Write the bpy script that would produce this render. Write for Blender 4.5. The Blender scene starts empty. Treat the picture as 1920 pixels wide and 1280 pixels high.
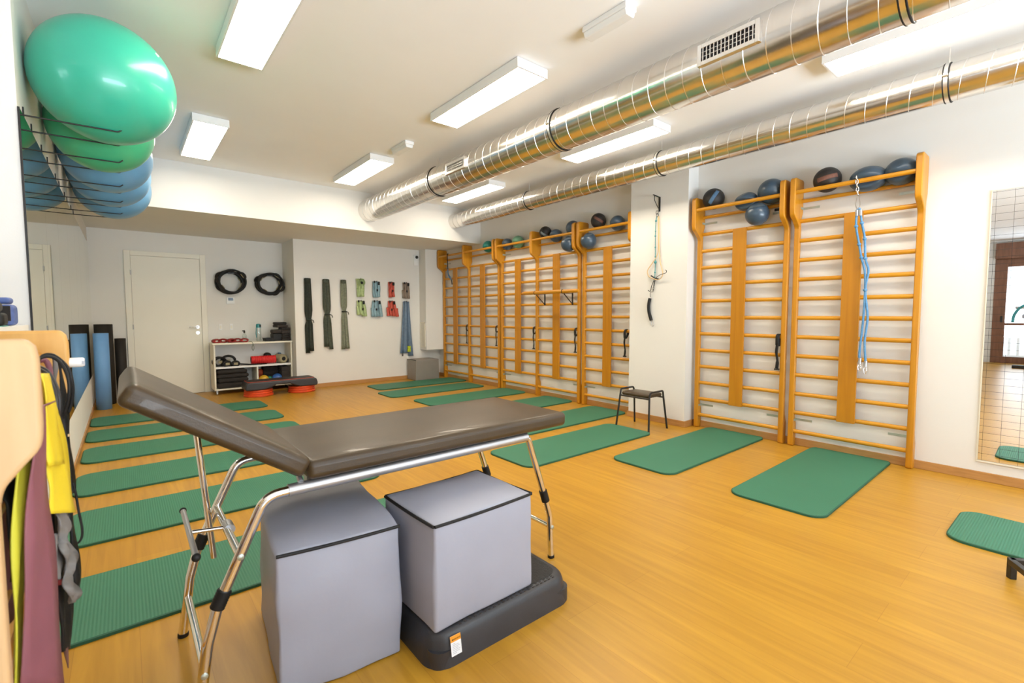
import bpy, bmesh, math, random
from mathutils import Vector, Matrix, noise
random.seed(7)
scene = bpy.context.scene
COL = scene.collection
PI = math.pi
V = Vector

# ------------------------------------------------------------------ camera
F_PX, YAW, PITCH, ROLL = 880.71, 0.690078, -0.0598946, -0.00202508
CAM = V((0, 0, 1.25))
cam_d = bpy.data.cameras.new('camera')
cam_d.sensor_width = 36.0
cam_d.lens = F_PX / 1920 * 36.0
cam_d.clip_start = 0.05
cam_d.dof.use_dof = True
cam_d.dof.focus_distance = 2.9
cam_d.dof.aperture_fstop = 3.5
cam = bpy.data.objects.new('camera', cam_d)
COL.objects.link(cam)
CROT = (Matrix.Rotation(-YAW, 4, 'Z') @ Matrix.Rotation(PI / 2 + PITCH, 4, 'X') @ Matrix.Rotation(ROLL, 4, 'Z'))
cam.matrix_world = Matrix.Translation(CAM) @ CROT
scene.camera = cam


def at(px, py, axis, val):
    """a point of the room measured from the photograph: pixel + one known coordinate"""
    d = CROT.to_3x3() @ V(((px - 960) / F_PX, -(py - 640) / F_PX, -1.0))
    i = 'xyz'.index(axis)
    return CAM + d * ((val - CAM[i]) / d[i])


# ------------------------------------------------------------------ world + light
world = bpy.data.worlds.new('world')
scene.world = world
world.use_nodes = True
bg = world.node_tree.nodes['Background']
bg.inputs[0].default_value = (0.80, 0.90, 1.0, 1)
bg.inputs[1].default_value = 2.5


def area(name, loc, rot, sx, sy, power, color):
    l = bpy.data.lights.new(name, 'AREA')
    l.shape = 'RECTANGLE'
    l.size, l.size_y = sx, sy
    l.energy = power
    l.color = color
    o = bpy.data.objects.new(name, l)
    COL.objects.link(o)
    o.location = loc
    o.rotation_euler = rot
    return o


DAY = (0.78, 0.865, 1.0)
# unseen uplight added outside the front window to brighten the ceiling
area('added_ceiling_uplight', (1.9, -6.9, 0.02), (PI, 0, 0), 7.0, 5.4, 3500, DAY)
area('daylight_garden_door', (-7.6, 0.1, 1.2), (math.radians(135), 0, -PI / 2), 3.4, 1.6, 130, DAY)
PANEL_STRENGTH = 20.5
scene.view_settings.view_transform = 'Standard'
scene.view_settings.look = 'None'
scene.view_settings.gamma = 1.0
scene.view_settings.use_curve_mapping = False
scene.view_settings.exposure = 0.37


# ------------------------------------------------------------------ materials
def nt(name):
    m = bpy.data.materials.new(name)
    m.use_nodes = True
    return m, m.node_tree, m.node_tree.nodes, m.node_tree.nodes['Principled BSDF']


def coords(t, scale=(1, 1, 1), rot=(0, 0, 0), kind='Object'):
    tc = t.nodes.new('ShaderNodeTexCoord')
    mp = t.nodes.new('ShaderNodeMapping')
    mp.inputs['Scale'].default_value = scale
    mp.inputs['Rotation'].default_value = rot
    t.links.new(tc.outputs[kind], mp.inputs['Vector'])
    return mp.outputs['Vector']


def pmat(name, col, rough=0.5, metal=0.0, var=0.06, scale=8.0, bump=0.0, bscale=60.0, stretch=(1, 1, 1),
         coat=0.0, sheen=0.0, emit=None, spec=0.5, sss=0.0):
    """principled material whose colour wanders a little over a noise texture"""
    m, t, n, b = nt(name)
    vec = coords(t, tuple(scale * s for s in stretch))
    nz = n.new('ShaderNodeTexNoise')
    nz.inputs['Scale'].default_value = 1.0
    nz.inputs['Detail'].default_value = 3.0
    t.links.new(vec, nz.inputs['Vector'])
    cr = n.new('ShaderNodeValToRGB')
    lo = [max(0, c * (1 - var)) for c in col]
    hi = [min(1, c * (1 + var)) for c in col]
    cr.color_ramp.elements[0].position = 0.3
    cr.color_ramp.elements[1].position = 0.7
    cr.color_ramp.elements[0].color = (*lo, 1)
    cr.color_ramp.elements[1].color = (*hi, 1)
    t.links.new(nz.outputs['Fac'], cr.inputs['Fac'])
    t.links.new(cr.outputs['Color'], b.inputs['Base Color'])
    b.inputs['Roughness'].default_value = rough
    b.inputs['Metallic'].default_value = metal
    b.inputs['Coat Weight'].default_value = coat
    b.inputs['Sheen Weight'].default_value = sheen
    b.inputs['Specular IOR Level'].default_value = spec
    if sss:
        b.inputs['Subsurface Weight'].default_value = sss
        b.inputs['Subsurface Radius'].default_value = (0.05, 0.08, 0.06)
    if bump:
        v2 = coords(t, (bscale,) * 3)
        n2 = n.new('ShaderNodeTexNoise')
        n2.inputs['Scale'].default_value = 1.0
        t.links.new(v2, n2.inputs['Vector'])
        bp = n.new('ShaderNodeBump')
        bp.inputs['Strength'].default_value = bump
        bp.inputs['Distance'].default_value = 0.01
        t.links.new(n2.outputs['Fac'], bp.inputs['Height'])
        t.links.new(bp.outputs['Normal'], b.inputs['Normal'])
    if emit:
        b.inputs['Emission Color'].default_value = (*emit[0], 1)
        b.inputs['Emission Strength'].default_value = emit[1]
    return m


def wood(name, c1, c2, scale=(18, 18, 1.2), rough=0.38, coat=0.12):
    m, t, n, b = nt(name)
    vec = coords(t, scale)
    nz = n.new('ShaderNodeTexNoise')
    nz.inputs['Scale'].default_value = 1.0
    nz.inputs['Detail'].default_value = 5.0
    nz.inputs['Distortion'].default_value = 0.6
    t.links.new(vec, nz.inputs['Vector'])
    cr = n.new('ShaderNodeValToRGB')
    cr.color_ramp.elements[0].position = 0.32
    cr.color_ramp.elements[1].position = 0.68
    cr.color_ramp.elements[0].color = (*c1, 1)
    cr.color_ramp.elements[1].color = (*c2, 1)
    t.links.new(nz.outputs['Fac'], cr.inputs['Fac'])
    t.links.new(cr.outputs['Color'], b.inputs['Base Color'])
    b.inputs['Roughness'].default_value = rough
    b.inputs['Coat Weight'].default_value = coat
    b.inputs['Coat Roughness'].default_value = 0.2
    return m


def floor_mat():
    m, t, n, b = nt('oak_plank_floor')
    vec = coords(t, (1, 1, 1), (0, 0, PI / 2))
    br = n.new('ShaderNodeTexBrick')
    br.offset = 0.37
    br.inputs['Scale'].default_value = 1.0
    br.inputs['Brick Width'].default_value = 1.28
    br.inputs['Row Height'].default_value = 0.192
    br.inputs['Mortar Size'].default_value = 0.0011
    br.inputs['Mortar Smooth'].default_value = 0.3
    br.inputs['Bias'].default_value = 0.0
    br.inputs['Color1'].default_value = (0.54, 0.285, 0.030, 1)
    br.inputs['Color2'].default_value = (0.50, 0.255, 0.026, 1)
    br.inputs['Mortar'].default_value = (0.42, 0.20, 0.022, 1)
    t.links.new(vec, br.inputs['Vector'])
    v2 = coords(t, (26, 1.6, 1))
    nz = n.new('ShaderNodeTexNoise')
    nz.inputs['Scale'].default_value = 1.0
    nz.inputs['Detail'].default_value = 6.0
    nz.inputs['Distortion'].default_value = 0.8
    t.links.new(v2, nz.inputs['Vector'])
    cr = n.new('ShaderNodeValToRGB')
    cr.color_ramp.elements[0].position = 0.25
    cr.color_ramp.elements[1].position = 0.75
    cr.color_ramp.elements[0].color = (0.80, 0.76, 0.68, 1)
    cr.color_ramp.elements[1].color = (1.06, 1.06, 1.06, 1)
    t.links.new(nz.outputs['Fac'], cr.inputs['Fac'])
    mx = n.new('ShaderNodeMix')
    mx.data_type = 'RGBA'
    mx.blend_type = 'MULTIPLY'
    mx.inputs['Factor'].default_value = 1.0
    t.links.new(br.outputs['Color'], mx.inputs['A'])
    t.links.new(cr.outputs['Color'], mx.inputs['B'])
    t.links.new(mx.outputs['Result'], b.inputs['Base Color'])
    b.inputs['Roughness'].default_value = 0.34
    b.inputs['Specular IOR Level'].default_value = 0.4
    return m


def mat_mat():
    m, t, n, b = nt('green_foam')
    vec = coords(t, (1, 1, 1))
    wv = n.new('ShaderNodeTexWave')
    wv.inputs['Scale'].default_value = 26.0
    wv.bands_direction = 'X'
    t.links.new(vec, wv.inputs['Vector'])
    nz = n.new('ShaderNodeTexNoise')
    nz.inputs['Scale'].default_value = 2.5
    t.links.new(vec, nz.inputs['Vector'])
    cr = n.new('ShaderNodeValToRGB')
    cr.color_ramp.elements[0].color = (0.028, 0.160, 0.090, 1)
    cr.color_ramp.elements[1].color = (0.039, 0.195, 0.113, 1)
    t.links.new(nz.outputs['Fac'], cr.inputs['Fac'])
    t.links.new(cr.outputs['Color'], b.inputs['Base Color'])
    bp = n.new('ShaderNodeBump')
    bp.inputs['Strength'].default_value = 0.35
    bp.inputs['Distance'].default_value = 0.003
    t.links.new(wv.outputs['Fac'], bp.inputs['Height'])
    t.links.new(bp.outputs['Normal'], b.inputs['Normal'])
    b.inputs['Roughness'].default_value = 0.55
    return m


def mirror_mat(name, col, grid=False):
    m, t, n, b = nt(name)
    b.inputs['Metallic'].default_value = 1.0
    b.inputs['Roughness'].default_value = 0.0
    b.inputs['Base Color'].default_value = (*col, 1)
    if grid:
        tc = n.new('ShaderNodeTexCoord')
        sx = n.new('ShaderNodeSeparateXYZ')
        t.links.new(tc.outputs['Object'], sx.inputs['Vector'])

        def line(out, period, half):
            a = n.new('ShaderNodeMath'); a.operation = 'PINGPONG'; a.inputs[1].default_value = period / 2
            t.links.new(out, a.inputs[0])
            c = n.new('ShaderNodeMath'); c.operation = 'LESS_THAN'; c.inputs[1].default_value = half
            t.links.new(a.outputs[0], c.inputs[0])
            return c.outputs[0]
        mx = n.new('ShaderNodeMath'); mx.operation = 'MAXIMUM'
        t.links.new(line(sx.outputs['Y'], 0.0925, 0.0008), mx.inputs[0])
        t.links.new(line(sx.outputs['Z'], 0.0515, 0.0009), mx.inputs[1])
        inv = n.new('ShaderNodeMath'); inv.operation = 'SUBTRACT'; inv.inputs[0].default_value = 1.0
        t.links.new(mx.outputs[0], inv.inputs[1])
        t.links.new(inv.outputs[0], b.inputs['Metallic'])
        mc = n.new('ShaderNodeMix'); mc.data_type = 'RGBA'
        mc.inputs['A'].default_value = (*col, 1)
        mc.inputs['B'].default_value = (0.01, 0.01, 0.012, 1)
        t.links.new(mx.outputs[0], mc.inputs['Factor'])
        t.links.new(mc.outputs['Result'], b.inputs['Base Color'])
        ro = n.new('ShaderNodeMath'); ro.operation = 'MULTIPLY'; ro.inputs[1].default_value = 0.5
        t.links.new(mx.outputs[0], ro.inputs[0])
        t.links.new(ro.outputs[0], b.inputs['Roughness'])
    return m


def glass_mat(name, tint=(1, 1, 1), gloss=0.08):
    m = bpy.data.materials.new(name)
    m.use_nodes = True
    t = m.node_tree
    n = t.nodes
    n.clear()
    out = n.new('ShaderNodeOutputMaterial')
    tr = n.new('ShaderNodeBsdfTransparent')
    tr.inputs[0].default_value = (*tint, 1)
    gl = n.new('ShaderNodeBsdfGlossy')
    gl.inputs['Roughness'].default_value = 0.02
    mx = n.new('ShaderNodeMixShader')
    mx.inputs[0].default_value = gloss
    t.links.new(tr.outputs[0], mx.inputs[1])
    t.links.new(gl.outputs[0], mx.inputs[2])
    t.links.new(mx.outputs[0], out.inputs[0])
    return m


M = {}
M['floor'] = floor_mat()
M['wall'] = pmat('white_wall_paint', (0.785, 0.77, 0.735), 0.85, var=0.012, scale=2, bump=0.04, bscale=120)
M['ceiling'] = pmat('white_ceiling_paint', (0.93, 0.93, 0.93), 0.9, var=0.01, scale=2)
M['door'] = pmat('cream_door_lacquer', (0.84, 0.81, 0.71), 0.45, var=0.01, scale=3)
M['white'] = pmat('white_plastic', (0.85, 0.85, 0.84), 0.4, var=0.01)
M['shelfwhite'] = pmat('ivory_laminate', (0.82, 0.78, 0.66), 0.45, var=0.02)
M['base'] = wood('oak_baseboard', (0.42, 0.205, 0.06), (0.52, 0.27, 0.085), (6, 6, 40), 0.45, 0.1)
M['post'] = wood('varnished_beech_upright', (0.50, 0.200, 0.006), (0.61, 0.265, 0.012), (30, 30, 1.5))
M['rung'] = wood('varnished_beech_rung', (0.56, 0.235, 0.007), (0.66, 0.30, 0.014), (30, 1.5, 30))
M['plank'] = wood('varnished_plank', (0.45, 0.175, 0.004), (0.53, 0.22, 0.008), (14, 22, 1.0))
M['pale'] = wood('pale_beech', (0.64, 0.41, 0.21), (0.70, 0.47, 0.25), (14, 40, 2.5), 0.5, 0.05)
M['amber'] = wood('amber_beech', (0.62, 0.32, 0.075), (0.72, 0.40, 0.11), (14, 40, 2.5), 0.45, 0.1)
M['brownwood'] = wood('brown_door_wood', (0.17, 0.072, 0.036), (0.25, 0.11, 0.06), (20, 20, 2), 0.4)
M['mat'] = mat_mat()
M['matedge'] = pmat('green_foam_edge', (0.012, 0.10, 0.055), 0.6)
M['vinyl'] = pmat('black_vinyl', (0.055, 0.034, 0.015), 0.40, var=0.15, scale=6, bump=0.06, bscale=180, coat=0.08, spec=0.42)
M['chrome'] = pmat('chrome', (0.82, 0.80, 0.78), 0.08, 1.0, var=0.02)
M['satin'] = pmat('satin_grey_tube', (0.47, 0.47, 0.485), 0.42, 0.85, var=0.03)
M['greyfabric'] = pmat('grey_leatherette', (0.345, 0.36, 0.44), 0.5, var=0.03, scale=5, bump=0.05, bscale=40)
M['greydark'] = pmat('taupe_leatherette', (0.25, 0.225, 0.20), 0.55, var=0.03)
M['black'] = pmat('black_rubber', (0.009, 0.009, 0.0095), 0.55, var=0.2, spec=0.35)
M['blackgloss'] = pmat('black_gloss_plastic', (0.02, 0.02, 0.022), 0.28, var=0.15)
M['stepblack'] = pmat('charcoal_plastic', (0.032, 0.032, 0.037), 0.38, var=0.1, bump=0.08, bscale=300)
M['steptop'] = pmat('pimpled_black_rubber', (0.025, 0.024, 0.024), 0.55, var=0.3, scale=150, bump=0.5, bscale=260)
M['charcoal'] = pmat('charcoal_cloth', (0.020, 0.016, 0.014), 0.85, var=0.12, sheen=0.05)
M['charcoal2'] = pmat('grey_brown_cloth', (0.038, 0.030, 0.026), 0.85, var=0.12, sheen=0.05)
M['greyvelcro'] = pmat('grey_velcro', (0.22, 0.205, 0.195), 0.9, var=0.1)
M['galv'] = pmat('galvanised_steel', (0.74, 0.72, 0.69), 0.20, 1.0, var=0.04, scale=3, stretch=(1, 6, 1), bump=0.03, bscale=14)
M['galvseam'] = pmat('galvanised_seam', (0.85, 0.84, 0.82), 0.3, 1.0, var=0.02)
M['zinc'] = pmat('zinc_bracket', (0.50, 0.55, 0.50), 0.4, 0.8, var=0.1)
M['dark'] = pmat('painted_grille_shade', (0.02, 0.015, 0.018), 0.8)
M['blackmetal'] = pmat('black_metal', (0.022, 0.020, 0.019), 0.4, 0.3, var=0.1)
M['mint'] = pmat('mint_vinyl', (0.040, 0.44, 0.30), 0.30, var=0.03, scale=3, coat=0.2)
M['green'] = pmat('green_vinyl', (0.05, 0.42, 0.22), 0.33, var=0.03, scale=3, coat=0.2)
M['blue'] = pmat('blue_vinyl', (0.12, 0.31, 0.53), 0.35, var=0.04, scale=3, coat=0.2)
M['slate'] = pmat('slate_blue_vinyl', (0.042, 0.075, 0.115), 0.34, var=0.08, scale=10, coat=0.15)
M['tealball'] = pmat('teal_vinyl', (0.015, 0.22, 0.185), 0.35)
M['sageball'] = pmat('sage_vinyl', (0.14, 0.31, 0.19), 0.4)
M['medblack'] = pmat('black_ball_leather', (0.020, 0.017, 0.016), 0.55, var=0.25, scale=30, bump=0.15, bscale=220)
M['brownstrap'] = pmat('brown_strap', (0.17, 0.075, 0.052), 0.8, var=0.15, scale=60)
M['bluestrap'] = pmat('steel_blue_strap', (0.08, 0.16, 0.27), 0.75, var=0.15, scale=60)
M['greystrap'] = pmat('grey_strap', (0.16, 0.19, 0.20), 0.75, var=0.15, scale=60)
M['rollblue'] = pmat('sky_blue_foam', (0.15, 0.34, 0.66), 0.55, var=0.03)
M['rollblack'] = pmat('dark_brown_foam', (0.016, 0.012, 0.009), 0.7, var=0.15, stretch=(6, 6, .5))
M['lime'] = pmat('lime_latex', (0.62, 0.60, 0.05), 0.5, var=0.04)
M['yellow'] = pmat('yellow_latex', (0.86, 0.66, 0.03), 0.48, var=0.03)
M['mauve'] = pmat('mauve_latex', (0.27, 0.095, 0.125), 0.55, var=0.05)
M['rope'] = pmat('blue_rope', (0.10, 0.27, 0.50), 0.6, var=0.12, scale=90)
M['tealrope'] = pmat('teal_rope', (0.05, 0.26, 0.28), 0.6, var=0.1, scale=90)
M['creamrope'] = pmat('cream_latex_tube', (0.72, 0.50, 0.25), 0.5, var=0.05)
M['red'] = pmat('red_foam', (0.62, 0.018, 0.018), 0.5, var=0.06, scale=30)
M['orange'] = pmat('orange_red_plastic', (0.78, 0.085, 0.018), 0.42, var=0.03)
M['redcuff'] = pmat('red_nylon', (0.26, 0.016, 0.014), 0.5, var=0.3, scale=30)
M['bandgreen'] = pmat('pale_green_band', (0.42, 0.53, 0.25), 0.6, var=0.12, scale=25)
M['bandblue'] = pmat('pale_blue_band', (0.24, 0.38, 0.45), 0.6, var=0.12, scale=25)
M['bandred'] = pmat('coral_band', (0.56, 0.085, 0.055), 0.6, var=0.12, scale=25)
M['bandtaupe'] = pmat('taupe_band', (0.26, 0.20, 0.155), 0.6, var=0.12, scale=25)
M['bandsteel'] = pmat('steel_blue_band', (0.135, 0.20, 0.29), 0.6, var=0.12, scale=25)
M['strapdark'] = pmat('blackish_green_elastic', (0.020, 0.027, 0.019), 0.75, var=0.3, scale=40)
M['strapmid'] = pmat('grey_green_elastic', (0.060, 0.072, 0.050), 0.75, var=0.25, scale=40)
M['strapsage'] = pmat('sage_elastic', (0.20, 0.215, 0.15), 0.75, var=0.2, scale=40)
M['limetag'] = pmat('lime_tag', (0.42, 0.50, 0.02), 0.5, var=0.4, scale=60)
M['beigefoam'] = pmat('beige_foam', (0.34, 0.29, 0.17), 0.7, var=0.08)
M['ballyellow'] = pmat('yellow_ball', (0.72, 0.43, 0.03), 0.4)
M['ballblue'] = pmat('blue_ball', (0.035, 0.13, 0.42), 0.4)
M['ballgreen'] = pmat('green_ball', (0.03, 0.22, 0.14), 0.4)
M['orangerag'] = pmat('orange_red_rubber', (0.45, 0.07, 0.02), 0.6)
M['teal'] = pmat('teal_plastic', (0.03, 0.25, 0.27), 0.35)
M['screen'] = pmat('blue_grey_screen', (0.10, 0.15, 0.22), 0.25)
M['stickerorange'] = pmat('orange_sticker', (0.85, 0.33, 0.02), 0.5, var=0.02)
M['stickerwhite'] = pmat('white_sticker', (0.80, 0.81, 0.84), 0.5, var=0.02)
M['greyprint'] = pmat('grey_print', (0.45, 0.46, 0.5), 0.6)
M['purple'] = pmat('purple_vinyl', (0.12, 0.07, 0.25), 0.5)
M['wristblue'] = pmat('blue_nylon', (0.09, 0.14, 0.36), 0.6, var=0.15, scale=40)
M['mintfoam'] = pmat('mint_fabric', (0.16, 0.42, 0.36), 0.7)
M['emit'] = pmat('lit_diffuser', (0.9, 0.9, 0.9), 0.5, var=0.0, emit=((1.0, 0.885, 0.715), PANEL_STRENGTH))
M['mirror'] = mirror_mat('wall_mirror_silver', (0.86, 0.865, 0.74))
M['gridmirror'] = mirror_mat('gridded_mirror_silver', (0.90, 0.92, 0.93), True)
M['glass'] = glass_mat('clear_glass', (0.96, 0.98, 0.97))
M['bottle'] = glass_mat('clear_bottle_plastic', (0.86, 0.90, 0.88), 0.12)
M['leaf'] = pmat('hedge_green', (0.10, 0.22, 0.05), 0.8, var=0.5, scale=14)
M['paving'] = pmat('pale_paving', (0.6, 0.58, 0.55), 0.8)

# ------------------------------------------------------------------ mesh helpers
ORG = {}


class MB:
    def __init__(self):
        self.bm = bmesh.new()
        self.mi = 0

    def face(self, vs):
        try:
            f = self.bm.faces.new(vs)
            f.material_index = self.mi
            return f
        except ValueError:
            return None

    def box(self, lo, hi, M4=None):
        lo, hi = V(lo), V(hi)
        vs = []
        for z in (lo.z, hi.z):
            for (x, y) in ((lo.x, lo.y), (hi.x, lo.y), (hi.x, hi.y), (lo.x, hi.y)):
                p = V((x, y, z))
                vs.append(self.bm.verts.new(M4 @ p if M4 else p))
        for q in ((3, 2, 1, 0), (4, 5, 6, 7), (0, 1, 5, 4), (1, 2, 6, 5), (2, 3, 7, 6), (3, 0, 4, 7)):
            self.face([vs[i] for i in q])
        return self

    def bar(self, a, b, w, h, up=(0, 0, 1)):
        """rectangular bar from a to b, w across, h along up"""
        a, b = V(a), V(b)
        d = b - a
        L = d.length
        y = d / L
        u = V(up)
        x = y.cross(u)
        if x.length < 1e-4:
            x = y.cross(V((1, 0, 0)))
        x.normalize()
        z = x.cross(y)
        m = Matrix((x, y, z)).transposed().to_4x4()
        m.translation = a
        return self.box((-w / 2, 0, -h / 2), (w / 2, L, h / 2), m)

    def tube(self, pts, r, n=10, closed=False, caps=True, flat=1.0):
        pts = [V(p) for p in pts]
        k = len(pts)
        rs = r if isinstance(r, (list, tuple)) else [r] * k
        tan = []
        for i in range(k):
            if closed:
                t = pts[(i + 1) % k] - pts[i - 1]
            else:
                t = pts[min(i + 1, k - 1)] - pts[max(i - 1, 0)]
            tan.append(t.normalized())
        ref = V((0, 0, 1)) if abs(tan[0].z) < 0.9 else V((1, 0, 0))
        u = (ref - tan[0] * ref.dot(tan[0])).normalized()
        rings = []
        for i in range(k):
            u = (u - tan[i] * u.dot(tan[i]))
            if u.length < 1e-6:
                u = tan[i].orthogonal()
            u.normalize()
            w = tan[i].cross(u)
            rings.append([self.bm.verts.new(pts[i] + (u * math.cos(2 * PI * j / n) * flat + w * math.sin(2 * PI * j / n)) * rs[i]) for j in range(n)])
        rng = range(k) if closed else range(k - 1)
        for i in rng:
            a, b = rings[i], rings[(i + 1) % k]
            for j in range(n):
                self.face((a[j], a[(j + 1) % n], b[(j + 1) % n], b[j]))
        if caps and not closed:
            self.face(list(reversed(rings[0])))
            self.face(rings[-1])
        return self

    def lathe(self, prof, n=24, M4=None, caps=True):
        """prof: (r, z) pairs spun about z"""
        M4 = M4 or Matrix.Identity(4)
        rings = []
        for (r, z) in prof:
            rings.append([self.bm.verts.new(M4 @ V((r * math.cos(2 * PI * j / n), r * math.sin(2 * PI * j / n), z))) for j in range(n)])
        for a, b in zip(rings, rings[1:]):
            for j in range(n):
                self.face((a[j], a[(j + 1) % n], b[(j + 1) % n], b[j]))
        if caps:
            self.face(list(reversed(rings[0])))
            self.face(rings[-1])
        return self

    def prism(self, poly, axis, lo, hi):
        """polygon of (a, b) pairs extruded along axis from lo to hi"""
        def mk(a, b, c):
            return {'x': V((c, a, b)), 'y': V((a, c, b)), 'z': V((a, b, c))}[axis]
        A = [self.bm.verts.new(mk(a, b, lo)) for a, b in poly]
        B = [self.bm.verts.new(mk(a, b, hi)) for a, b in poly]
        k = len(poly)
        self.face(A)
        self.face(list(reversed(B)))
        for i in range(k):
            self.face((A[i], B[i], B[(i + 1) % k], A[(i + 1) % k]))
        return self

    def ball(self, c, r, sx=1, sy=1, sz=1, n=32, m=20, fn=None, R=None):
        c = V(c)
        rows = []
        for i in range(m + 1):
            th = PI * i / m
            row = []
            for j in range(n):
                ph = 2 * PI * j / n
                d = V((math.sin(th) * math.cos(ph), math.sin(th) * math.sin(ph), math.cos(th)))
                k = fn(d) if fn else 1.0
                p = V((d.x * sx, d.y * sy, d.z * sz)) * (r * k)
                if R:
                    p = R @ p
                row.append(c + p)
            rows.append(row)
        top = self.bm.verts.new(rows[0][0])
        bot = self.bm.verts.new(rows[m][0])
        vr = [[self.bm.verts.new(p) for p in row] for row in rows[1:m]]
        for j in range(n):
            self.face((top, vr[0][j], vr[0][(j + 1) % n]))
            self.face((bot, vr[-1][(j + 1) % n], vr[-1][j]))
        for a, b in zip(vr, vr[1:]):
            for j in range(n):
                self.face((a[j], b[j], b[(j + 1) % n], a[(j + 1) % n]))
        return self

    def sheet(self, rows):
        g = [[self.bm.verts.new(V(p)) for p in row] for row in rows]
        for a, b in zip(g, g[1:]):
            for j in range(len(a) - 1):
                self.face((a[j], a[j + 1], b[j + 1], b[j]))
        return self

    def ribbon(self, pts, wdir, w):
        """flat strip along pts; w may be a list; wdir one vector or one per point"""
        k = len(pts)
        ws = w if isinstance(w, (list, tuple)) else [w] * k
        wd = wdir if isinstance(wdir, list) else [wdir] * k
        rows = []
        for p, d, q in zip(pts, wd, ws):
            d = V(d).normalized() * q / 2
            rows.append([V(p) - d, V(p), V(p) + d])
        return self.sheet(rows)

    def rbox(self, c, half, r, m=4, M4=None, bulge=(0, 0, 0), wr=0.0, wscale=6.0, seed=0):
        """soft box: rounded edges, bulging faces, a little wrinkle"""
        half = V(half)
        c = V(c)
        cache = {}

        def samples(h):
            s = [-(h - r) - r * math.tan(a) for a in (PI / 4, PI / 8)]
            s += [-(h - r) + 2 * (h - r) * i / m for i in range(m + 1)]
            s += [(h - r) + r * math.tan(a) for a in (PI / 8, PI / 4)]
            return s

        def vert(p):
            key = tuple(round(x, 5) for x in p)
            if key in cache:
                return cache[key]
            inner = V([max(-(h - r), min(h - r, x)) for x, h in zip(p, half)])
            d = p - inner
            d = d.normalized() if d.length > 1e-7 else V((0, 0, 1))
            q = inner + d * r
            uv = [p[i] / half[i] for i in range(3)]
            for i in range(3):
                if bulge[i]:
                    o = [j for j in range(3) if j != i]
                    k = (1 - min(1, uv[o[0]] ** 2)) * (1 - min(1, uv[o[1]] ** 2))
                    if i < 2 or p[i] > 0:
                        q[i] += bulge[i] * k * (1 if p[i] > 0 else -1) * abs(uv[i]) ** 3
            if wr:
                q += d * wr * noise.noise(V(q) * wscale + V((seed, seed * 1.7, 0)))
            q = q + c
            v = self.bm.verts.new(M4 @ q if M4 else q)
            cache[key] = v
            return v
        S = [samples(h) for h in half]
        for ax in range(3):
            o = [(ax + 1) % 3, (ax + 2) % 3]
            for sg in (-1, 1):
                A, B = S[o[0]], S[o[1]]
                g = []
                for a in A:
                    row = []
                    for b in B:
                        p = V((0, 0, 0))
                        p[ax] = sg * half[ax]
                        p[o[0]] = a
                        p[o[1]] = b
                        row.append(vert(p))
                    g.append(row)
                for i in range(len(A) - 1):
                    for j in range(len(B) - 1):
                        q = (g[i][j], g[i + 1][j], g[i + 1][j + 1], g[i][j + 1])
                        self.face(q if sg > 0 else tuple(reversed(q)))
        return self

    def build(self, name, mats, parent=None, loc=None, smooth=None, bevel=0, solid=0, sub=0, seg=2):
        org = V((0, 0, 0))
        if parent is not None:
            org = ORG.get(parent.name, V((0, 0, 0)))
        elif loc is not None:
            org = V(loc)
        if org.length:
            bmesh.ops.translate(self.bm, verts=self.bm.verts, vec=-org)
        bmesh.ops.recalc_face_normals(self.bm, faces=self.bm.faces)
        me = bpy.data.meshes.new(name)
        self.bm.to_mesh(me)
        self.bm.free()
        for m in (mats if isinstance(mats, (list, tuple)) else [mats]):
            me.materials.append(m)
        if smooth is not None:
            me.polygons.foreach_set('use_smooth', [True] * len(me.polygons))
            if smooth < 180:
                me.set_sharp_from_angle(angle=math.radians(smooth))
        o = bpy.data.objects.new(name, me)
        COL.objects.link(o)
        if parent is not None:
            o.parent = parent
        elif loc is not None:
            o.location = loc
        ORG[o.name] = org.copy()
        if solid:
            s = o.modifiers.new('Solidify', 'SOLIDIFY')
            s.thickness = solid
            s.offset = 0
        if sub:
            s = o.modifiers.new('Subdivision', 'SUBSURF')
            s.levels = s.render_levels = sub
        if bevel:
            b = o.modifiers.new('Bevel', 'BEVEL')
            b.width = bevel
            b.segments = seg
            b.limit_method = 'ANGLE'
            b.angle_limit = math.radians(35)
        return o


def tag(o, label, cat, group=None):
    o['label'] = label
    o['category'] = cat
    if group:
        o['group'] = group
    return o


def thing(name, label, cat, loc=(0, 0, 0), group=None):
    o = bpy.data.objects.new(name, None)
    o.empty_display_size = 0.1
    COL.objects.link(o)
    o.location = loc
    ORG[o.name] = V(loc)
    return tag(o, label, cat, group)


def copy_thing(o, loc=None, rotz=None, label=None, group=None, parent=None):
    c = o.copy()
    COL.objects.link(c)
    if parent is not None:
        c.parent = parent
    if loc is not None:
        c.location = loc
        ORG[c.name] = V(loc)
    if rotz is not None:
        c.rotation_euler = (0, 0, rotz)
    if label:
        c['label'] = label
    if group:
        c['group'] = group
    for ch in list(o.children):
        copy_thing(ch, parent=c)
    return c


def struct(o):
    o['kind'] = 'structure'
    return o


def spl(pts, k=6, closed=False):
    """Catmull-Rom through pts"""
    pts = [V(p) for p in pts]
    n = len(pts)
    out = []
    for i in range(n if closed else n - 1):
        if closed:
            a, b, c, d = pts[i - 1], pts[i], pts[(i + 1) % n], pts[(i + 2) % n]
        else:
            a, b, c, d = pts[max(i - 1, 0)], pts[i], pts[i + 1], pts[min(i + 2, n - 1)]
        for s in range(k):
            t = s / k
            out.append(0.5 * ((2 * b) + (c - a) * t + (2 * a - 5 * b + 4 * c - d) * t * t + (3 * b - a - 3 * c + d) * t ** 3))
    if not closed:
        out.append(pts[-1])
    return out


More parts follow.
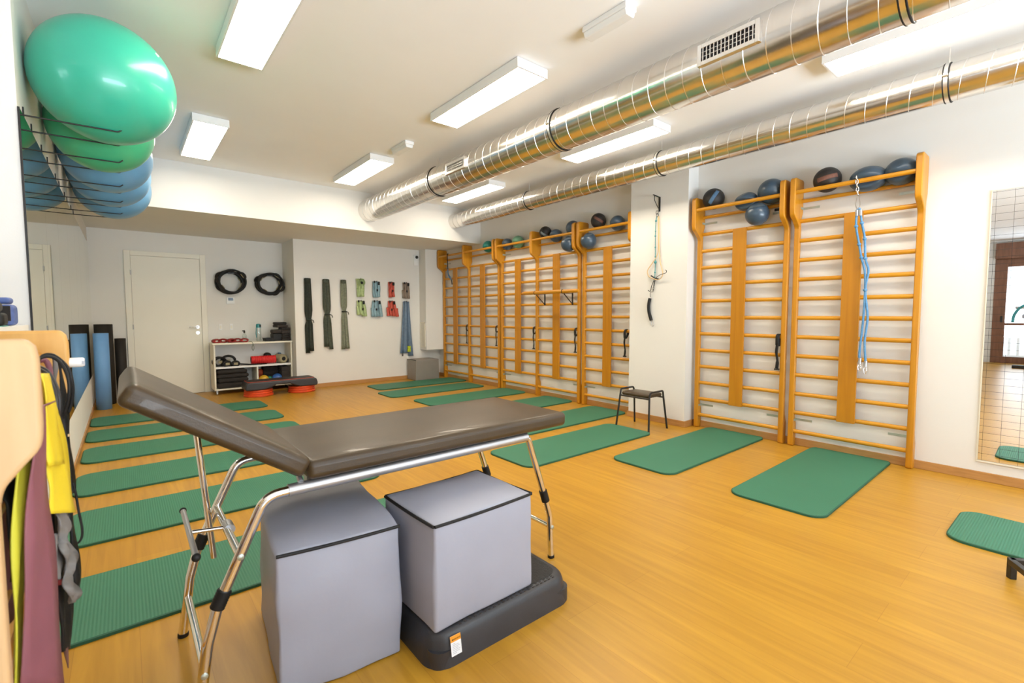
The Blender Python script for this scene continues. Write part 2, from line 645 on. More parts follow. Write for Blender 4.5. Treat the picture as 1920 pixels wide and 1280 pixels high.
def bend(pts, rad, k=6):
    """polyline with its inner corners rounded"""
    pts = [V(p) for p in pts]
    out = [pts[0]]
    for a, b, c in zip(pts, pts[1:], pts[2:]):
        u = (a - b).normalized()
        w = (c - b).normalized()
        ang = u.angle(w)
        t = min(rad / math.tan(ang / 2), (a - b).length * .48, (c - b).length * .48)
        p0, p1 = b + u * t, b + w * t
        for s in range(k + 1):
            q = s / k
            out.append(p0 * (1 - q) ** 2 + b * 2 * q * (1 - q) + p1 * q * q)
    out.append(pts[-1])
    return out


def rrect(x0, x1, y0, y1, r, k=6):
    o = []
    for cx, cy, a0 in ((x1 - r, y1 - r, 0), (x0 + r, y1 - r, 90), (x0 + r, y0 + r, 180), (x1 - r, y0 + r, 270)):
        for i in range(k + 1):
            a = math.radians(a0 + 90 * i / k)
            o.append((cx + r * math.cos(a), cy + r * math.sin(a)))
    return o


def lift(poly, z):
    return [V((x, y, z)) for x, y in poly]


# ------------------------------------------------------------------ the room
XR, XL, YB, YN, ZC, ZS = 4.88, -0.355, 8.20, 8.90, 3.02, 2.465
YS = 6.77           # front of the soffit
XF, YF = -7.0, -4.0  # far sides of the adjoining room behind and left of the camera


def sbox(name, lo, hi, m, bevel=0):
    return struct(MB().box(lo, hi).build(name, m, bevel=bevel))


sbox('floor', (XF - .1, YF - .1, -0.1), (XR + .1, YN + .1, 0), M['floor'])
sbox('ceiling', (XF - .1, YF - .1, ZC), (XR + .1, YN + .1, ZC + .1), M['ceiling'])
sbox('wall_right', (XR, YF - .1, 0), (XR + .1, YN + .1, ZC), M['wall'])
sbox('wall_back', (2.165, YB, 0), (XR, YN + .1, ZC), M['wall'])
sbox('wall_recess', (XL - .1, YN, 0), (2.165, YN + .1, ZC), M['wall'])
sbox('wall_left', (XL - .12, 3.30, 0), (XL, YN, ZC), M['wall'])
sbox('wall_adjoining', (XF, 3.30, 0), (XL - .12, 3.42, ZC), M['wall'])
sbox('trim_1', (XL, YS, ZS), (XR, YN, ZC), M['wall'])            # the dropped soffit across the far end
sbox('wall_pillar', (4.685, 2.72, 0), (XR, 3.455, ZC), M['wall'])
sbox('wall_low', (-0.75, 1.12, 0), (-0.362, 3.30, 1.198), M['wall'])
# wall behind the camera; window made full height to let the added uplight in
b = MB()
b.box((XF, YF - .1, 0), (-0.7, YF, ZC)); b.box((4.5, YF - .1, 0), (XR, YF, ZC))
b.box((-0.7, YF - .1, 2.62), (4.5, YF, ZC))
struct(b.build('wall_front', M['wall']))
w = MB()
for x in (-0.7, 1.03, 2.76, 4.44):
    w.box((x, YF - .08, 0), (x + .06, YF - .02, 2.62))
w.box((-0.7, YF - .08, 0), (4.5, YF - .02, .05)); w.box((-0.7, YF - .08, 2.56), (4.5, YF - .02, 2.62))
win = struct(w.build('window_1', M['brownwood']))
MB().box((-0.66, YF - .055, .04), (4.46, YF - .045, 2.57)).build('window_pane', M['glass'], win)
sbox('trim_4', (-3.5, -10.5, -.12), (7.5, YF - .1, -.02), M['paving'])  # unseen paving, added beneath the ceiling uplight
# far wall of the adjoining room with the glazed wooden door seen in the gridded mirror
b = MB()
b.box((XF - .1, 1.42, 0), (XF, 3.42, ZC)); b.box((XF - .1, YF - .1, 0), (XF, -1.2, ZC))
b.box((XF - .1, -1.2, 2.95), (XF, 1.42, ZC))
struct(b.build('wall_far_left', M['wall']))
b = MB()
for y0, y1 in ((1.20, 1.42), (-0.02, .14), (-1.2, -1.0)):
    b.box((XF - .09, y0, 0), (XF + .02, y1, 2.55))
for z0, z1 in ((0, .16), (.93, .99), (2.36, 2.56)):
    b.box((XF - .08, -1.2, z0), (XF + .01, 1.42, z1))
d2 = struct(b.build('door_2', M['brownwood'], bevel=.006))
MB().box((XF - .05, -1.05, .12), (XF - .04, 1.25, 2.4)).build('door_pane', M['glass'], d2)
MB().box((XF - .1, -1.2, 2.56), (XF + .10, 1.42, 2.94)).build('shutter_box', M['brownwood'], d2, bevel=.01)
MB().box((XF + .02, 1.24, 1.0), (XF + .05, 1.28, 1.16)).build('handle', M['blackmetal'], d2, bevel=.005)

# baseboards
def baseboard(name, lo, hi):
    return struct(MB().box(lo, hi).build(name, M['base'], bevel=.003))
baseboard('baseboard_right', (XR - .014, YF, 0), (XR, 2.72, .068))
baseboard('baseboard_right_far', (XR - .014, 3.455, 0), (XR, YB, .068))
baseboard('baseboard_back', (2.165, YB - .014, 0), (4.86, YB, .068))
b = MB()
b.box((4.671, 2.706, 0), (4.685, 3.469, .068)); b.box((4.685, 2.706, 0), (XR - .014, 2.72, .068))
struct(b.build('baseboard_pillar', M['base'], bevel=.003))
baseboard('baseboard_left', (XL, 3.30, 0), (XL + .012, YN, .05))

# boxed pipe casing in the far right corner
c = struct(MB().box((4.440, 7.945, .55), (XR, YB, ZS)).build('trim_2', M['wall'], bevel=.008))
b = MB()
b.box((4.431, 7.985, .60), (4.441, 8.165, .615)); b.box((4.431, 7.985, 1.065), (4.441, 8.165, 1.08))
b.box((4.431, 7.985, .60), (4.441, 8.00, 1.08)); b.box((4.431, 8.15, .60), (4.441, 8.165, 1.08))
for i in range(28):
    z = .617 + i * .0160
    b.box((4.434, 8.0, z), (4.4405, 8.15, z + .008))
b.build('vent_grille', M['shelfwhite'], c)

# the white door in the recess
b = MB()
b.box((.03, 8.872, 0), (.105, 8.90, 2.18)); b.box((.955, 8.872, 0), (1.03, 8.90, 2.18)); b.box((.105, 8.872, 2.11), (.955, 8.90, 2.18))
d1 = struct(b.build('door_1', M['door'], bevel=.004))
MB().box((.108, 8.884, .006), (.952, 8.90, 2.107)).build('door_leaf', M['door'], d1, bevel=.002)
h = MB()
h.tube(bend([(.895, 8.885, 1.045), (.895, 8.835, 1.045), (.78, 8.835, 1.045)], .02), .009, 10)
h.lathe([(.024, 0), (.024, .008)], 16, Matrix.Translation((.895, 8.884, 1.045)) @ Matrix.Rotation(PI / 2, 4, 'X'))
h.build('handle', M['chrome'], d1, smooth=40)
MB().lathe([(.024, 0), (.024, .007)], 16, Matrix.Translation((.895, 8.884, .955)) @ Matrix.Rotation(PI / 2, 4, 'X')).build('lock_escutcheon', M['chrome'], d1, smooth=40)
for z in (.27, 1.06, 1.86):
    MB().tube([(.104, 8.866, z - .035), (.104, 8.866, z + .035)], .007, 10).build('hinge', M['satin'], d1, smooth=40)

# mirrors along the left wall
ybreaks = [3.30, 4.10, 4.83, 5.60, 6.42, 7.06, 8.12, 8.86]
mlab = ['first frameless mirror panel of the left wall, beside the wooden rack', 'second mirror panel of the left wall, below the mint ball pegs',
        'third mirror panel of the left wall, below the green ball', 'fourth mirror panel of the left wall, below the nearest blue ball',
        'fifth mirror panel of the left wall, below the middle blue ball', 'sixth mirror panel of the left wall, below the last blue ball',
        'last mirror panel of the left wall, beside the standing foam rolls']
for (a, bb), lab in zip(zip(ybreaks, ybreaks[1:]), mlab):
    t = thing('wall_mirror', lab, 'mirror', (XL, (a + bb) / 2, .445), 'mirror panels on the left wall')
    MB().box((XL + .001, a + .001, .446), (XL + .0075, bb - .001, 2.245)).build('mirror_glass', M['mirror'], t)
    if a == ybreaks[0]:
        MB().box((XL + .001, a - .008, .446), (XL + .009, a + .001, 2.245)).build('edge_strip', M['blackmetal'], t)

# gridded posture mirror on the right wall
t = thing('posture_mirror', 'tall wall mirror ruled with a black grid, right of the wooden wall bars', 'mirror', (XR, -.22, .155))
o = MB().box((XR - .009, -.9, .155), (XR - .004, .447, 2.121)).build('mirror_glass', M['gridmirror'], t)
b = MB()
b.box((XR - .004, -.91, .14), (XR - .0005, .458, 2.13))
b.box((XR - .012, -.905, .142), (XR - .004, .452, .154)); b.box((XR - .012, .448, .15), (XR - .004, .453, 2.125)); b.box((XR - .012, -.905, 2.1215), (XR - .004, .452, 2.126))
b.build('mirror_backing', M['shelfwhite'], t)

# ------------------------------------------------------------------ ceiling lamps
def lamp(x0, x1, y0, y1, label):
    t = thing('ceiling_light', label, 'ceiling light', ((x0 + x1) / 2, (y0 + y1) / 2, ZC), 'flat panel lamps on the ceiling')
    b = MB()
    z0 = 2.95
    b.box((x0 - .012, y0 - .012, z0), (x0, y1 + .012, ZC - .004)); b.box((x1, y0 - .012, z0), (x1 + .012, y1 + .012, ZC - .004))
    b.box((x0, y0 - .012, z0), (x1, y0, ZC - .004)); b.box((x0, y1, z0), (x1, y1 + .012, ZC - .004))
    b.box((x0, y0, ZC - .03), (x1, y1, ZC - .001))
    b.build('housing', M['white'], t)
    MB().box((x0, y0, z0 + .003), (x1, y1, z0 + .012)).build('diffuser', M['emit'], t)


lamp(.552, .812, 2.55, 3.725, 'lit panel lamp nearest the top left edge, beside the mint ball')
lamp(.545, .805, 5.06, 6.235, 'small lit panel lamp in front of the soffit, right of the exercise balls')
lamp(2.175, 2.435, 2.565, 3.735, 'lit panel lamp in the middle of the ceiling, left of the big duct')
lamp(2.175, 2.435, 5.08, 6.24, 'lit panel lamp beside the small emergency fixture, left of the big duct')
lamp(3.79, 4.045, 2.565, 3.725, 'lit panel lamp between the two ducts, above the pillar')
lamp(3.79, 4.045, 5.06, 6.25, 'farthest lit panel lamp between the two ducts')
lamp(3.77, 4.045, .03, 1.20, 'lit panel lamp between the ducts at the top right corner')
lamp(-3.4, -3.14, -.55, .62, 'lit panel lamp of the adjoining room, seen in the gridded mirror')


def emergency(x0, x1, y0, y1, label):
    t = thing('emergency_light', label, 'emergency light', ((x0 + x1) / 2, (y0 + y1) / 2, ZC), 'emergency fixtures on the ceiling')
    MB().box((x0, y0, 2.985), (x1, y1, ZC - .001)).build('base', M['white'], t, bevel=.006)
    cx, cy = (x0 + x1) / 2, (y0 + y1) / 2
    MB().prism([(x0 + .004, 2.985), (x1 - .004, 2.985), (x1 - .016, 2.952), (x0 + .016, 2.952)], 'y', y0 + .006, y1 - .006).build('cover', M['white'], t, bevel=.006)


emergency(2.262, 2.362, 1.72, 2.053, 'white unlit emergency fixture nearest the camera, left of the big duct grille')
emergency(2.285, 2.385, 4.47, 4.80, 'small white emergency fixture near the far end of the big duct')

# ------------------------------------------------------------------ ducts
def duct(cx, cz, r, label, seams, clamps, grilles):
    t = thing('ventilation_duct', label, 'duct', (cx, 2.0, cz))
    y0, y1 = YF + .02, YS
    Rm = Matrix.Translation((cx, 0, cz)) @ Matrix.Rotation(-PI / 2, 4, 'X')
    MB().lathe([(r, y0), (r, y1 - .001)], 48, Rm).build('duct_pipe', M['galv'], t, smooth=40)
    b = MB()
    y = y0 + .05
    pitch = seams
    pts = []
    turns = int((y1 - y0 - .06) / pitch)
    for i in range(turns * 32):
        a = 2 * PI * i / 32
        pts.append(V((cx + math.cos(a) * r, y + pitch * i / 32, cz + math.sin(a) * r)))
    b.tube(pts, .0027, 5)
    b.build('spiral_seam', M['galvseam'], t, smooth=60)
    for yc in clamps:
        c = MB()
        for dy in (-.014, .014):
            c.tube([(cx + math.cos(2 * PI * i / 40) * (r + .004), yc + dy, cz + math.sin(2 * PI * i / 40) * (r + .004)) for i in range(40)], .0042, 6, closed=True)
        co = c.build('clamp_gasket', M['black'], t, smooth=60)
        c = MB()
        c.lathe([(r + .001, -.011), (r + .006, -.011), (r + .006, .011), (r + .001, .011)], 48, Matrix.Translation((0, yc, 0)) @ Rm, caps=False)
        c.tube([(cx, yc, cz + r), (cx, yc, ZC)], .004, 8)
        c.tube([(cx - r - .012, yc - .015, cz + .01), (cx - r - .012, yc + .015, cz + .01)], .007, 8)
        c.build('pipe_clamp', M['galvseam'], t, smooth=40)
    for (ya, yb, za, zb) in grilles:
        xf = cx - r - .019
        fr = MB()
        m = .024
        fr.box((xf, ya - m, za - m), (xf + .05, ya, zb + m)); fr.box((xf, yb, za - m), (xf + .05, yb + m, zb + m))
        fr.box((xf, ya, za - m), (xf + .05, yb, za)); fr.box((xf, ya, zb), (xf + .05, yb, zb + m))
        g = fr.build('grille_frame', M['galvseam'], t, bevel=.003)
        MB().box((xf + .0135, ya, za), (xf + .018, yb, zb)).build('grille_shade', M['dark'], g)  # dark sheet over the pipe, painting the shade inside the grille
        s = MB()
        n = 14
        for i in range(n):
            y_ = ya + (yb - ya) * (i + .5) / n
            s.box((xf + .002, y_ - .0028, za), (xf + .013, y_ + .0028, zb))
        for k in (.38, .72):
            z = za + (zb - za) * k
            s.box((xf + .010, ya, z - .0015), (xf + .0125, yb, z + .0015))
        s.build('grille_slats', M['galvseam'], g)


duct(2.85, 2.757, .161, 'large bright spiral ventilation duct with two grilles under the ceiling', .122, (.575, 2.795, 4.755, -1.6), ((1.185, 1.49, 2.722, 2.795), (4.0, 4.315, 2.726, 2.79)))
duct(4.34, 2.787, .120, 'thinner spiral ventilation duct running along the right wall above the wall bars', .1265, (.64, 2.83, 4.88, -1.5), ())

# ------------------------------------------------------------------ wall bars
def post_profile(x_back=XR - .002):
    head = spl([(4.800, 0, 1.985), (4.796, 0, 2.035), (4.745, 0, 2.085), (4.690, 0, 2.125), (4.676, 0, 2.185)], 4)
    p = [(4.800, .012), (4.800, 1.93)] + [(q.x, q.z) for q in head]
    p += [(4.676, 2.425), (4.682, 2.448), (4.700, 2.460), (x_back - .02, 2.460), (x_back, 2.445), (x_back, 2.17), (x_back - .03, 2.11), (x_back - .034, 2.07),
          (x_back - .034, .33), (x_back - .028, .28), (x_back - .016, .24), (x_back, .20), (x_back, .012), (x_back - .01, 0), (4.81, 0)]
    return p


RUNGZ = [.140 + .1769 * i for i in range(12)]


def wallbars(ys, label):
    """ys: centres of the uprights, nearest first"""
    yc = (ys[0] + ys[-1]) / 2
    t = thing('wall_bars', label, 'wall bars', (4.84, yc, 0), 'wooden wall bars along the right wall')
    for i, y in enumerate(ys):
        MB().prism(post_profile(), 'y', y - .0225, y + .0225).build('post', M['post'], t, bevel=.007, seg=3, smooth=50)
    for a, b in zip(ys, ys[1:]):
        lo, hi = a + .018, b - .018
        for z in RUNGZ:
            MB().tube([(4.824, lo, z), (4.824, hi, z)], .0165, 12, flat=1.15).build('rung', M['rung'], t, smooth=50)
        MB().box((4.788, (a + b) / 2 - .067, .296), (4.809, (a + b) / 2 + .067, 2.098)).build('center_plank', M['plank'], t, bevel=.003)
        MB().tube([(4.703, lo, 2.328), (4.703, hi, 2.328)], .019, 12).build('top_rail', M['rung'], t, smooth=50)
        MB().tube([(4.842, lo, 2.268), (4.842, hi, 2.268)], .017, 12).build('top_rail', M['rung'], t, smooth=50)
    for y, s in ((ys[0], 1), (ys[-1], -1)):
        for z in (2.205, .245):
            k = MB()
            k.box((4.815, min(y + s * .0225, y + s * .0255), z - .010), (XR - .002, max(y + s * .0225, y + s * .0255), z + .010))
            k.box((XR - .004, min(y + s * .0225, y + s * .155), z - .010), (XR - .0005, max(y + s * .0225, y + s * .155), z + .010))
            k.build('bracket', M['zinc'], t)
    return t


wallbars([.830, 1.702], 'nearest wooden wall bars, with the blue rope elastics hanging on its top rail')
wallbars([1.790, 2.652], 'wooden wall bars between the nearest ones and the white pillar')
wallbars([3.475, 4.300], 'wooden wall bars half hidden behind the white pillar, left of the stool')
wallbars([4.388, 5.238, 6.090], 'double wooden wall bars carrying the black bracketed stretching bar')
wallbars([6.172, 7.048, 7.905], 'farthest double wooden wall bars, in the corner by the grey foam cube')

# balls resting on the top rails
def pinch(b):
    """soft balls give way to the two rails, the top rung and the wall"""
    for v in b.bm.verts:
        p = v.co
        if p.z > 2.25:
            lo = 4.7235 - max(0.0, p.z - 2.336) * 1.6
            p.x = max(p.x, lo)
            hi = 4.823 + max(0.0, p.z - 2.285) * 1.2
            p.x = min(p.x, hi)
        p.x = min(p.x, XR - .002)
        for cx, cz, rr in ((4.703, 2.328, .0205), (4.842, 2.268, .0185), (4.824, RUNGZ[11], .0195)):
            d = V((p.x - cx, 0, p.z - cz))
            if d.length < rr:
                d = d.normalized() * rr
                p.x, p.z = cx + d.x, cz + d.z
    return b


def rail_ball(y, z, r, mk, label, cat='ball', x=4.780, sq=(1, 1, 1), band=None, dent=None, name='exercise_ball', group='balls on top of the wall bars'):
    fn = None
    if dent:
        def fn(d, D=dent):
            k = 1.0
            for (v, wdt, amt) in D:
                a = d.angle(V(v))
                k -= amt * math.exp(-(a / wdt) ** 2)
            return k
    if band:
        t = thing(name, label, cat, (x, y, z - r), group)
        pinch(MB().ball((x, y, z), r, *sq, fn=fn)).build('shell', M[mk], t, smooth=180)
        s = MB()
        R = band[1]
        rows = []
        for i in range(15):
            a = -.75 + 1.5 * i / 14
            rows.append([V((x, y, z)) + R @ V((-math.cos(a) * math.cos(b_), math.sin(a) * math.cos(b_), math.sin(b_))) * (r * 1.012) for b_ in (-.17, -.08, 0, .08, .17)])
        s.sheet(rows)
        s.build('strap', M[band[0]], t, smooth=180, solid=.004)
    else:
        b = pinch(MB().ball((x, y, z), r, *sq, fn=fn))
        tag(b.build(name, M[mk], loc=(x, y, z - r), smooth=180), label, cat, group)


def rx(deg, tilt=0):
    return Matrix.Rotation(math.radians(tilt), 3, 'Y') @ Matrix.Rotation(math.radians(deg), 3, 'X')
def face_cam(deg, y, z):
    """turn a ball's strap towards the room, rolled by deg"""
    yaw = math.atan2(y, 4.77)
    return Matrix.Rotation(yaw, 3, 'Z') @ Matrix.Rotation(math.radians(deg), 3, 'X')


rail_ball(1.466, 2.405, .106, 'medblack', 'black medicine ball with a brown strap on the nearest wall bars', 'medicine ball', band=('brownstrap', face_cam(-12, 1.466, 2.4)), name='medicine_ball')
rail_ball(1.174, 2.352, .108, 'slate', 'sagging slate blue ball in the middle of the nearest top rail', sq=(1, 1.22, .93), dent=[((-.8, -.1, -.45), .35, .05)], x=4.79)
rail_ball(.958, 2.362, .104, 'slate', 'dented slate blue ball against the rightmost upright', sq=(1, 1.06, 1), dent=[((-.85, -.15, .25), .16, -.03), ((-.8, .1, .45), .3, .17), ((-.85, -.25, -.1), .25, .13)], x=4.79)
rail_ball(2.492, 2.432, .106, 'medblack', 'black medicine ball with a steel blue strap, left end of its rail', 'medicine ball', band=('bluestrap', face_cam(-58, 2.49, 2.43)), name='medicine_ball')
rail_ball(2.150, 2.342, .098, 'slate', 'creased half deflated slate ball left of the big slate ball', sq=(1, 1.12, .92), dent=[((-.5, .25, .85), .42, .16), ((-.9, -.45, .35), .22, .10), ((-.75, .35, -.5), .4, .10)], x=4.770)
rail_ball(1.925, 2.398, .115, 'slate', 'big slate blue ball resting high against the upright above the wedged ball', sq=(1, 1.02, 1))
rail_ball(2.030, 2.196, .106, 'slate', 'shiny slate ball wedged below the rail on the second wall bars from the right', x=4.735, group='balls on top of the wall bars')
rail_ball(3.725, 2.366, .093, 'slate', 'small slate ball at the pillar end of the half hidden wall bars')
rail_ball(4.032, 2.440, .098, 'medblack', 'black medicine ball with a brown strap on the half hidden wall bars', 'medicine ball', band=('brownstrap', face_cam(32, 4.03, 2.44)), name='medicine_ball')
rail_ball(4.155, 2.196, .104, 'slate', 'slate ball wedged below the rail of the half hidden wall bars', x=4.732)
rail_ball(4.520, 2.196, .104, 'slate', 'slate ball wedged below the rail of the bars with the stretching bar', x=4.740)
rail_ball(4.478, 2.412, .098, 'slate', 'slate ball up on the rail directly above the wedged one, above the stretching bar')
rail_ball(4.804, 2.348, .092, 'slate', 'slate ball touching the black medicine ball with the grey strap')
rail_ball(5.020, 2.420, .090, 'medblack', 'black medicine ball with a grey strap above the stretching bar', 'medicine ball', band=('greystrap', face_cam(30, 5.02, 2.42) @ Matrix.Rotation(-.55, 3, 'Y')), name='medicine_ball')
rail_ball(5.637, 2.358, .097, 'sageball', 'pale sage green ball on the far part of the rail')
rail_ball(5.900, 2.352, .092, 'slate', 'dark slate ball left of the pale sage ball')
rail_ball(6.416, 2.372, .096, 'tealball', 'teal ball, the farthest one on the wall bars')

# black strap handles hanging from the fifth rung
def strap_handle(y, label, twist=0.0):
    zt = RUNGZ[5] + .018
    t = thing('strap_handle', label, 'strap', (4.80, y, zt - .36), 'black strap handles on the wall bars')
    x = 4.79
    b = MB()
    loop = [(x - .004, y, zt - .10), (x - .004, y, zt - .02), (4.824, y, zt + .006), (4.846, y, zt - .02), (4.846, y, zt - .06), (x + .012, y, zt - .11)]
    b.ribbon(spl(loop, 4), V((0, 1, 0)), .034)
    b.build('loop', M['black'], t, solid=.004, smooth=60)
    b = MB()
    p = spl([(x, y, zt - .09), (x - .004, y + .006 + twist, zt - .17), (x, y - .004 + twist, zt - .25), (x - .003, y + twist, zt - .325)], 5)
    b.ribbon(p, V((.3, 1, 0)), [.026] * 6 + [.020] * 5 + [.030] * 5)
    b.build('tail', M['black'], t, solid=.008, smooth=60)
    MB().tube([(x, y - .022 + twist, zt - .33), (x, y + .022 + twist, zt - .33)], .009, 8).build('grip_end', M['blackgloss'], t, smooth=50)


strap_handle(1.832, 'black strap handle beside the doubled uprights left of the nearest bars')
strap_handle(3.600, 'black strap handle right beside the white pillar')
strap_handle(4.432, 'black strap handle under the stretching bar, right end', .0)
strap_handle(5.285, 'black strap handle left of the stretching bar bay')
strap_handle(6.215, 'black strap handle beside the second pair of doubled uprights')
strap_handle(7.095, 'black strap handle deepest in the room on the farthest bars')

# the stretching bar on black brackets
t = thing('stretching_bar', 'round wooden stretching bar on two black brackets hooked over the rungs', 'bar', (4.7, 4.77, 1.37))
MB().tube([(4.60, 4.205, 1.545), (4.60, 4.24, 1.545), (4.60, 5.28, 1.545), (4.60, 5.31, 1.545)], [.020, .026, .026, .018], 16).build('wooden_bar', M['rung'], t, smooth=50)
for y in (4.493, 5.046):
    k = MB()
    k.bar((4.795, y, 1.365), (4.795, y, 1.575), .022, .008, (1, 0, 0))
    k.bar((4.795, y, 1.520), (4.59, y, 1.520), .022, .006)
    k.bar((4.795, y, 1.375), (4.625, y, 1.515), .016, .006)
    k.tube([(4.60 + .026 * math.cos(a), y, 1.545 + .026 * math.sin(a)) for a in [2 * PI * i / 16 for i in range(16)]], .005, 6, closed=True)
    k.tube(bend([(4.795, y, 1.575), (4.825, y, 1.582), (4.848, y, 1.575), (4.848, y, 1.54)], .01), .006, 6)
    k.build('bracket', M['blackmetal'], t, smooth=30)

# blue rope elastics on the nearest bars
t = thing('rope_elastics', 'pair of knotted blue rope elastics hanging by a chain from the nearest wall bars', 'elastic rope', (4.69, 1.18, .75))
c = MB()
for i in range(5):
    z = 2.352 - i * .031
    y = 1.226 - i * .003
    xx = 4.680
    pts = []
    for k in range(12):
        a = 2 * PI * k / 12
        u = .009 * math.cos(a)
        pts.append(V((xx + (0 if i % 2 else u), y + (u if i % 2 else 0), z + .020 * math.sin(a))))
    c.tube(pts, .0032, 6, closed=True)
c.tube([(4.703 + .024 * math.cos(2 * PI * k / 16), 1.227, 2.328 + .024 * math.sin(2 * PI * k / 16)) for k in range(16)], .0032, 6, closed=True)
c.build('chain', M['chrome'], t, smooth=60)
c = MB()
c.tube(spl([(4.680, 1.214, 2.215), (4.680, 1.222, 2.19), (4.680, 1.226, 2.13), (4.680, 1.21, 2.098), (4.680, 1.196, 2.13), (4.680, 1.206, 2.19)], 5, True), .0035, 6, closed=True)
c.build('carabiner', M['chrome'], t, smooth=60)
ropeA = [(1.221, 1.962), (1.205, 1.816), (1.186, 1.705), (1.159, 1.594), (1.151, 1.436), (1.156, 1.182), (1.171, .918), (1.166, .850)]
ropeB = [(1.182, 1.983), (1.168, 1.856), (1.158, 1.696), (1.134, 1.592), (1.150, 1.436), (1.126, 1.21), (1.139, 1.017), (1.126, .830)]
for R_, top in ((ropeA, (1.216, 2.08)), (ropeB, (1.192, 2.078))):
    pts = [(4.688, *top)] + [(4.74, y, z) for y, z in R_]
    pts[1] = (4.70, *R_[0])
    MB().tube(spl(pts, 5), .0085, 8).build('rope', M['rope'], t, smooth=60)
    k = MB()
    for y, z in R_[:3] + [R_[4]]:
        xx = 4.70 if z > 1.9 else 4.74
        k.ball((xx, y, z), .015, 1, 1, .9, 10, 8)
    k.build('knots', M['rope'], t, smooth=180)
    MB().tube([(4.688, top[0], top[1] + .012), (4.69, top[0], top[1] - .035)], .013, 12).build('end_cap', M['satin'], t, smooth=50)
    e = R_[-1]
    MB().tube([(4.74, e[0], e[1] + .02), (4.738, e[0] + .002, e[1] - .03)], .013, 12).build('end_cap', M['satin'], t, smooth=50)
    MB().tube(spl([(4.738, e[0], e[1] - .03), (4.735, e[0] + .012, e[1] - .055), (4.735, e[0], e[1] - .09), (4.735, e[0] - .010, e[1] - .055)], 4, True), .0028, 6, closed=True).build('snap_hook', M['chrome'], t, smooth=60)
MB().tube(spl([(4.688, 1.216, 2.085), (4.686, 1.205, 2.105), (4.688, 1.192, 2.085)], 5), .0085, 8).build('rope_loop', M['rope'], t, smooth=60)

# thin elastic on the farthest bars
t = thing('hanging_elastic', 'thin black and blue elastic hanging from the farthest wall bars', 'elastic', (4.69, 7.55, 1.8))
MB().tube(spl([(4.703, 7.553, 2.351), (4.68, 7.553, 2.34), (4.685, 7.552, 2.2), (4.69, 7.552, 2.06)], 5), .008, 6).build('cord', M['black'], t, smooth=60)
MB().tube(spl([(4.69, 7.552, 2.07), (4.70, 7.556, 1.98), (4.76, 7.55, 1.88)], 5), [.012] * 6 + [.016] * 5, 8).build('sleeve', M['bluestrap'], t, smooth=60)
MB().tube([(4.76, 7.55, 1.89), (4.775, 7.546, 1.79)], .009, 6).build('end', M['black'], t, smooth=60)

# hook with rings and tubes on the pillar
PX = 4.66
t = thing('pulley_set', 'elastic tubing set hanging from a black hook on the white pillar', 'elastic', (PX, 3.07, 1.1))
b = MB()
b.box((4.672, 3.058, 2.385), (4.685, 3.076, 2.545))
b.bar((4.676, 3.067, 2.541), (4.575, 3.080, 2.558), .016, .006)
b.tube(spl([(4.60, 3.077, 2.552), (4.60, 3.078, 2.50), (4.66, 3.070, 2.42)], 5), .004, 6)
b.build('hook', M['blackmetal'], t)
b = MB()
for z, y in ((2.375, 3.085), (2.345, 3.080)):
    b.tube([(PX, y + .013 * math.cos(2 * PI * k / 14), z + .02 * math.sin(2 * PI * k / 14)) for k in range(14)], .003, 6, closed=True)
b.tube(spl([(PX, 3.10, 1.64), (PX - .02, 3.02, 1.675), (PX - .03, 2.945, 1.69), (PX - .03, 2.935, 1.715), (PX - .02, 2.955, 1.725)], 5), .0035, 6)
b.build('rings', M['blackmetal'], t, smooth=60)
b = MB()
pts = [(PX, 3.088, 2.33), (PX, 3.097, 2.283), (PX, 3.102, 2.116), (PX, 3.097, 1.822), (PX, 3.099, 1.709), (PX, 3.101, 1.64)]
b.tube(spl(pts, 4), .0045, 6)
b.build('teal_cord', M['tealrope'], t, smooth=60)
b = MB()
for z, y, r in ((2.283, 3.097, .012), (2.17, 3.10, .009), (2.116, 3.102, .010), (1.99, 3.10, .009), (1.885, 3.098, .009), (1.822, 3.097, .016), (1.709, 3.099, .010)):
    b.ball((PX, y, z), r, n=10, m=8)
b.build('knots', M['tealrope'], t, smooth=180)
b = MB()
b.tube(spl([(PX, 3.068, 2.33), (PX, 3.062, 2.03), (PX, 3.075, 1.90), (PX, 3.15, 1.80), (PX, 3.198, 1.735), (PX, 3.18, 1.67), (PX, 3.11, 1.635), (PX, 3.04, 1.63), (PX, 2.998, 1.689), (PX, 3.035, 1.83), (PX, 3.052, 2.03), (PX, 3.06, 2.33)], 5), .0055, 6)
b.build('latex_tube', M['creamrope'], t, smooth=60)
b = MB()
b.tube([(PX, 3.15, 1.675), (PX, 3.10, 1.645), (PX, 3.05, 1.63)], [.008, .006, .008], 6)
for i in range(6):
    z = 1.62 - .022 * i
    y = 3.10 + .004 * i
    b.tube([(PX + (.006 * math.cos(2 * PI * k / 10) if i % 2 else 0), y + (0 if i % 2 else .008 * math.cos(2 * PI * k / 10)), z + .014 * math.sin(2 * PI * k / 10)) for k in range(10)], .0025, 5, closed=True)
b.tube(spl([(PX, 3.105, 1.63), (PX, 3.14, 1.56), (PX, 3.155, 1.50), (PX, 3.185, 1.51)], 5), .004, 6)
b.tube(spl([(PX, 3.12, 1.49), (PX, 3.155, 1.485), (PX, 3.155, 1.43)], 4), .003, 6)
b.build('chain', M['blackmetal'], t, smooth=60)
MB().tube(spl([(PX, 3.16, 1.42), (PX - .006, 3.172, 1.34), (PX - .006, 3.165, 1.26), (PX, 3.138, 1.165)], 5), .018, 12).build('foam_grip', M['black'], t, smooth=50)
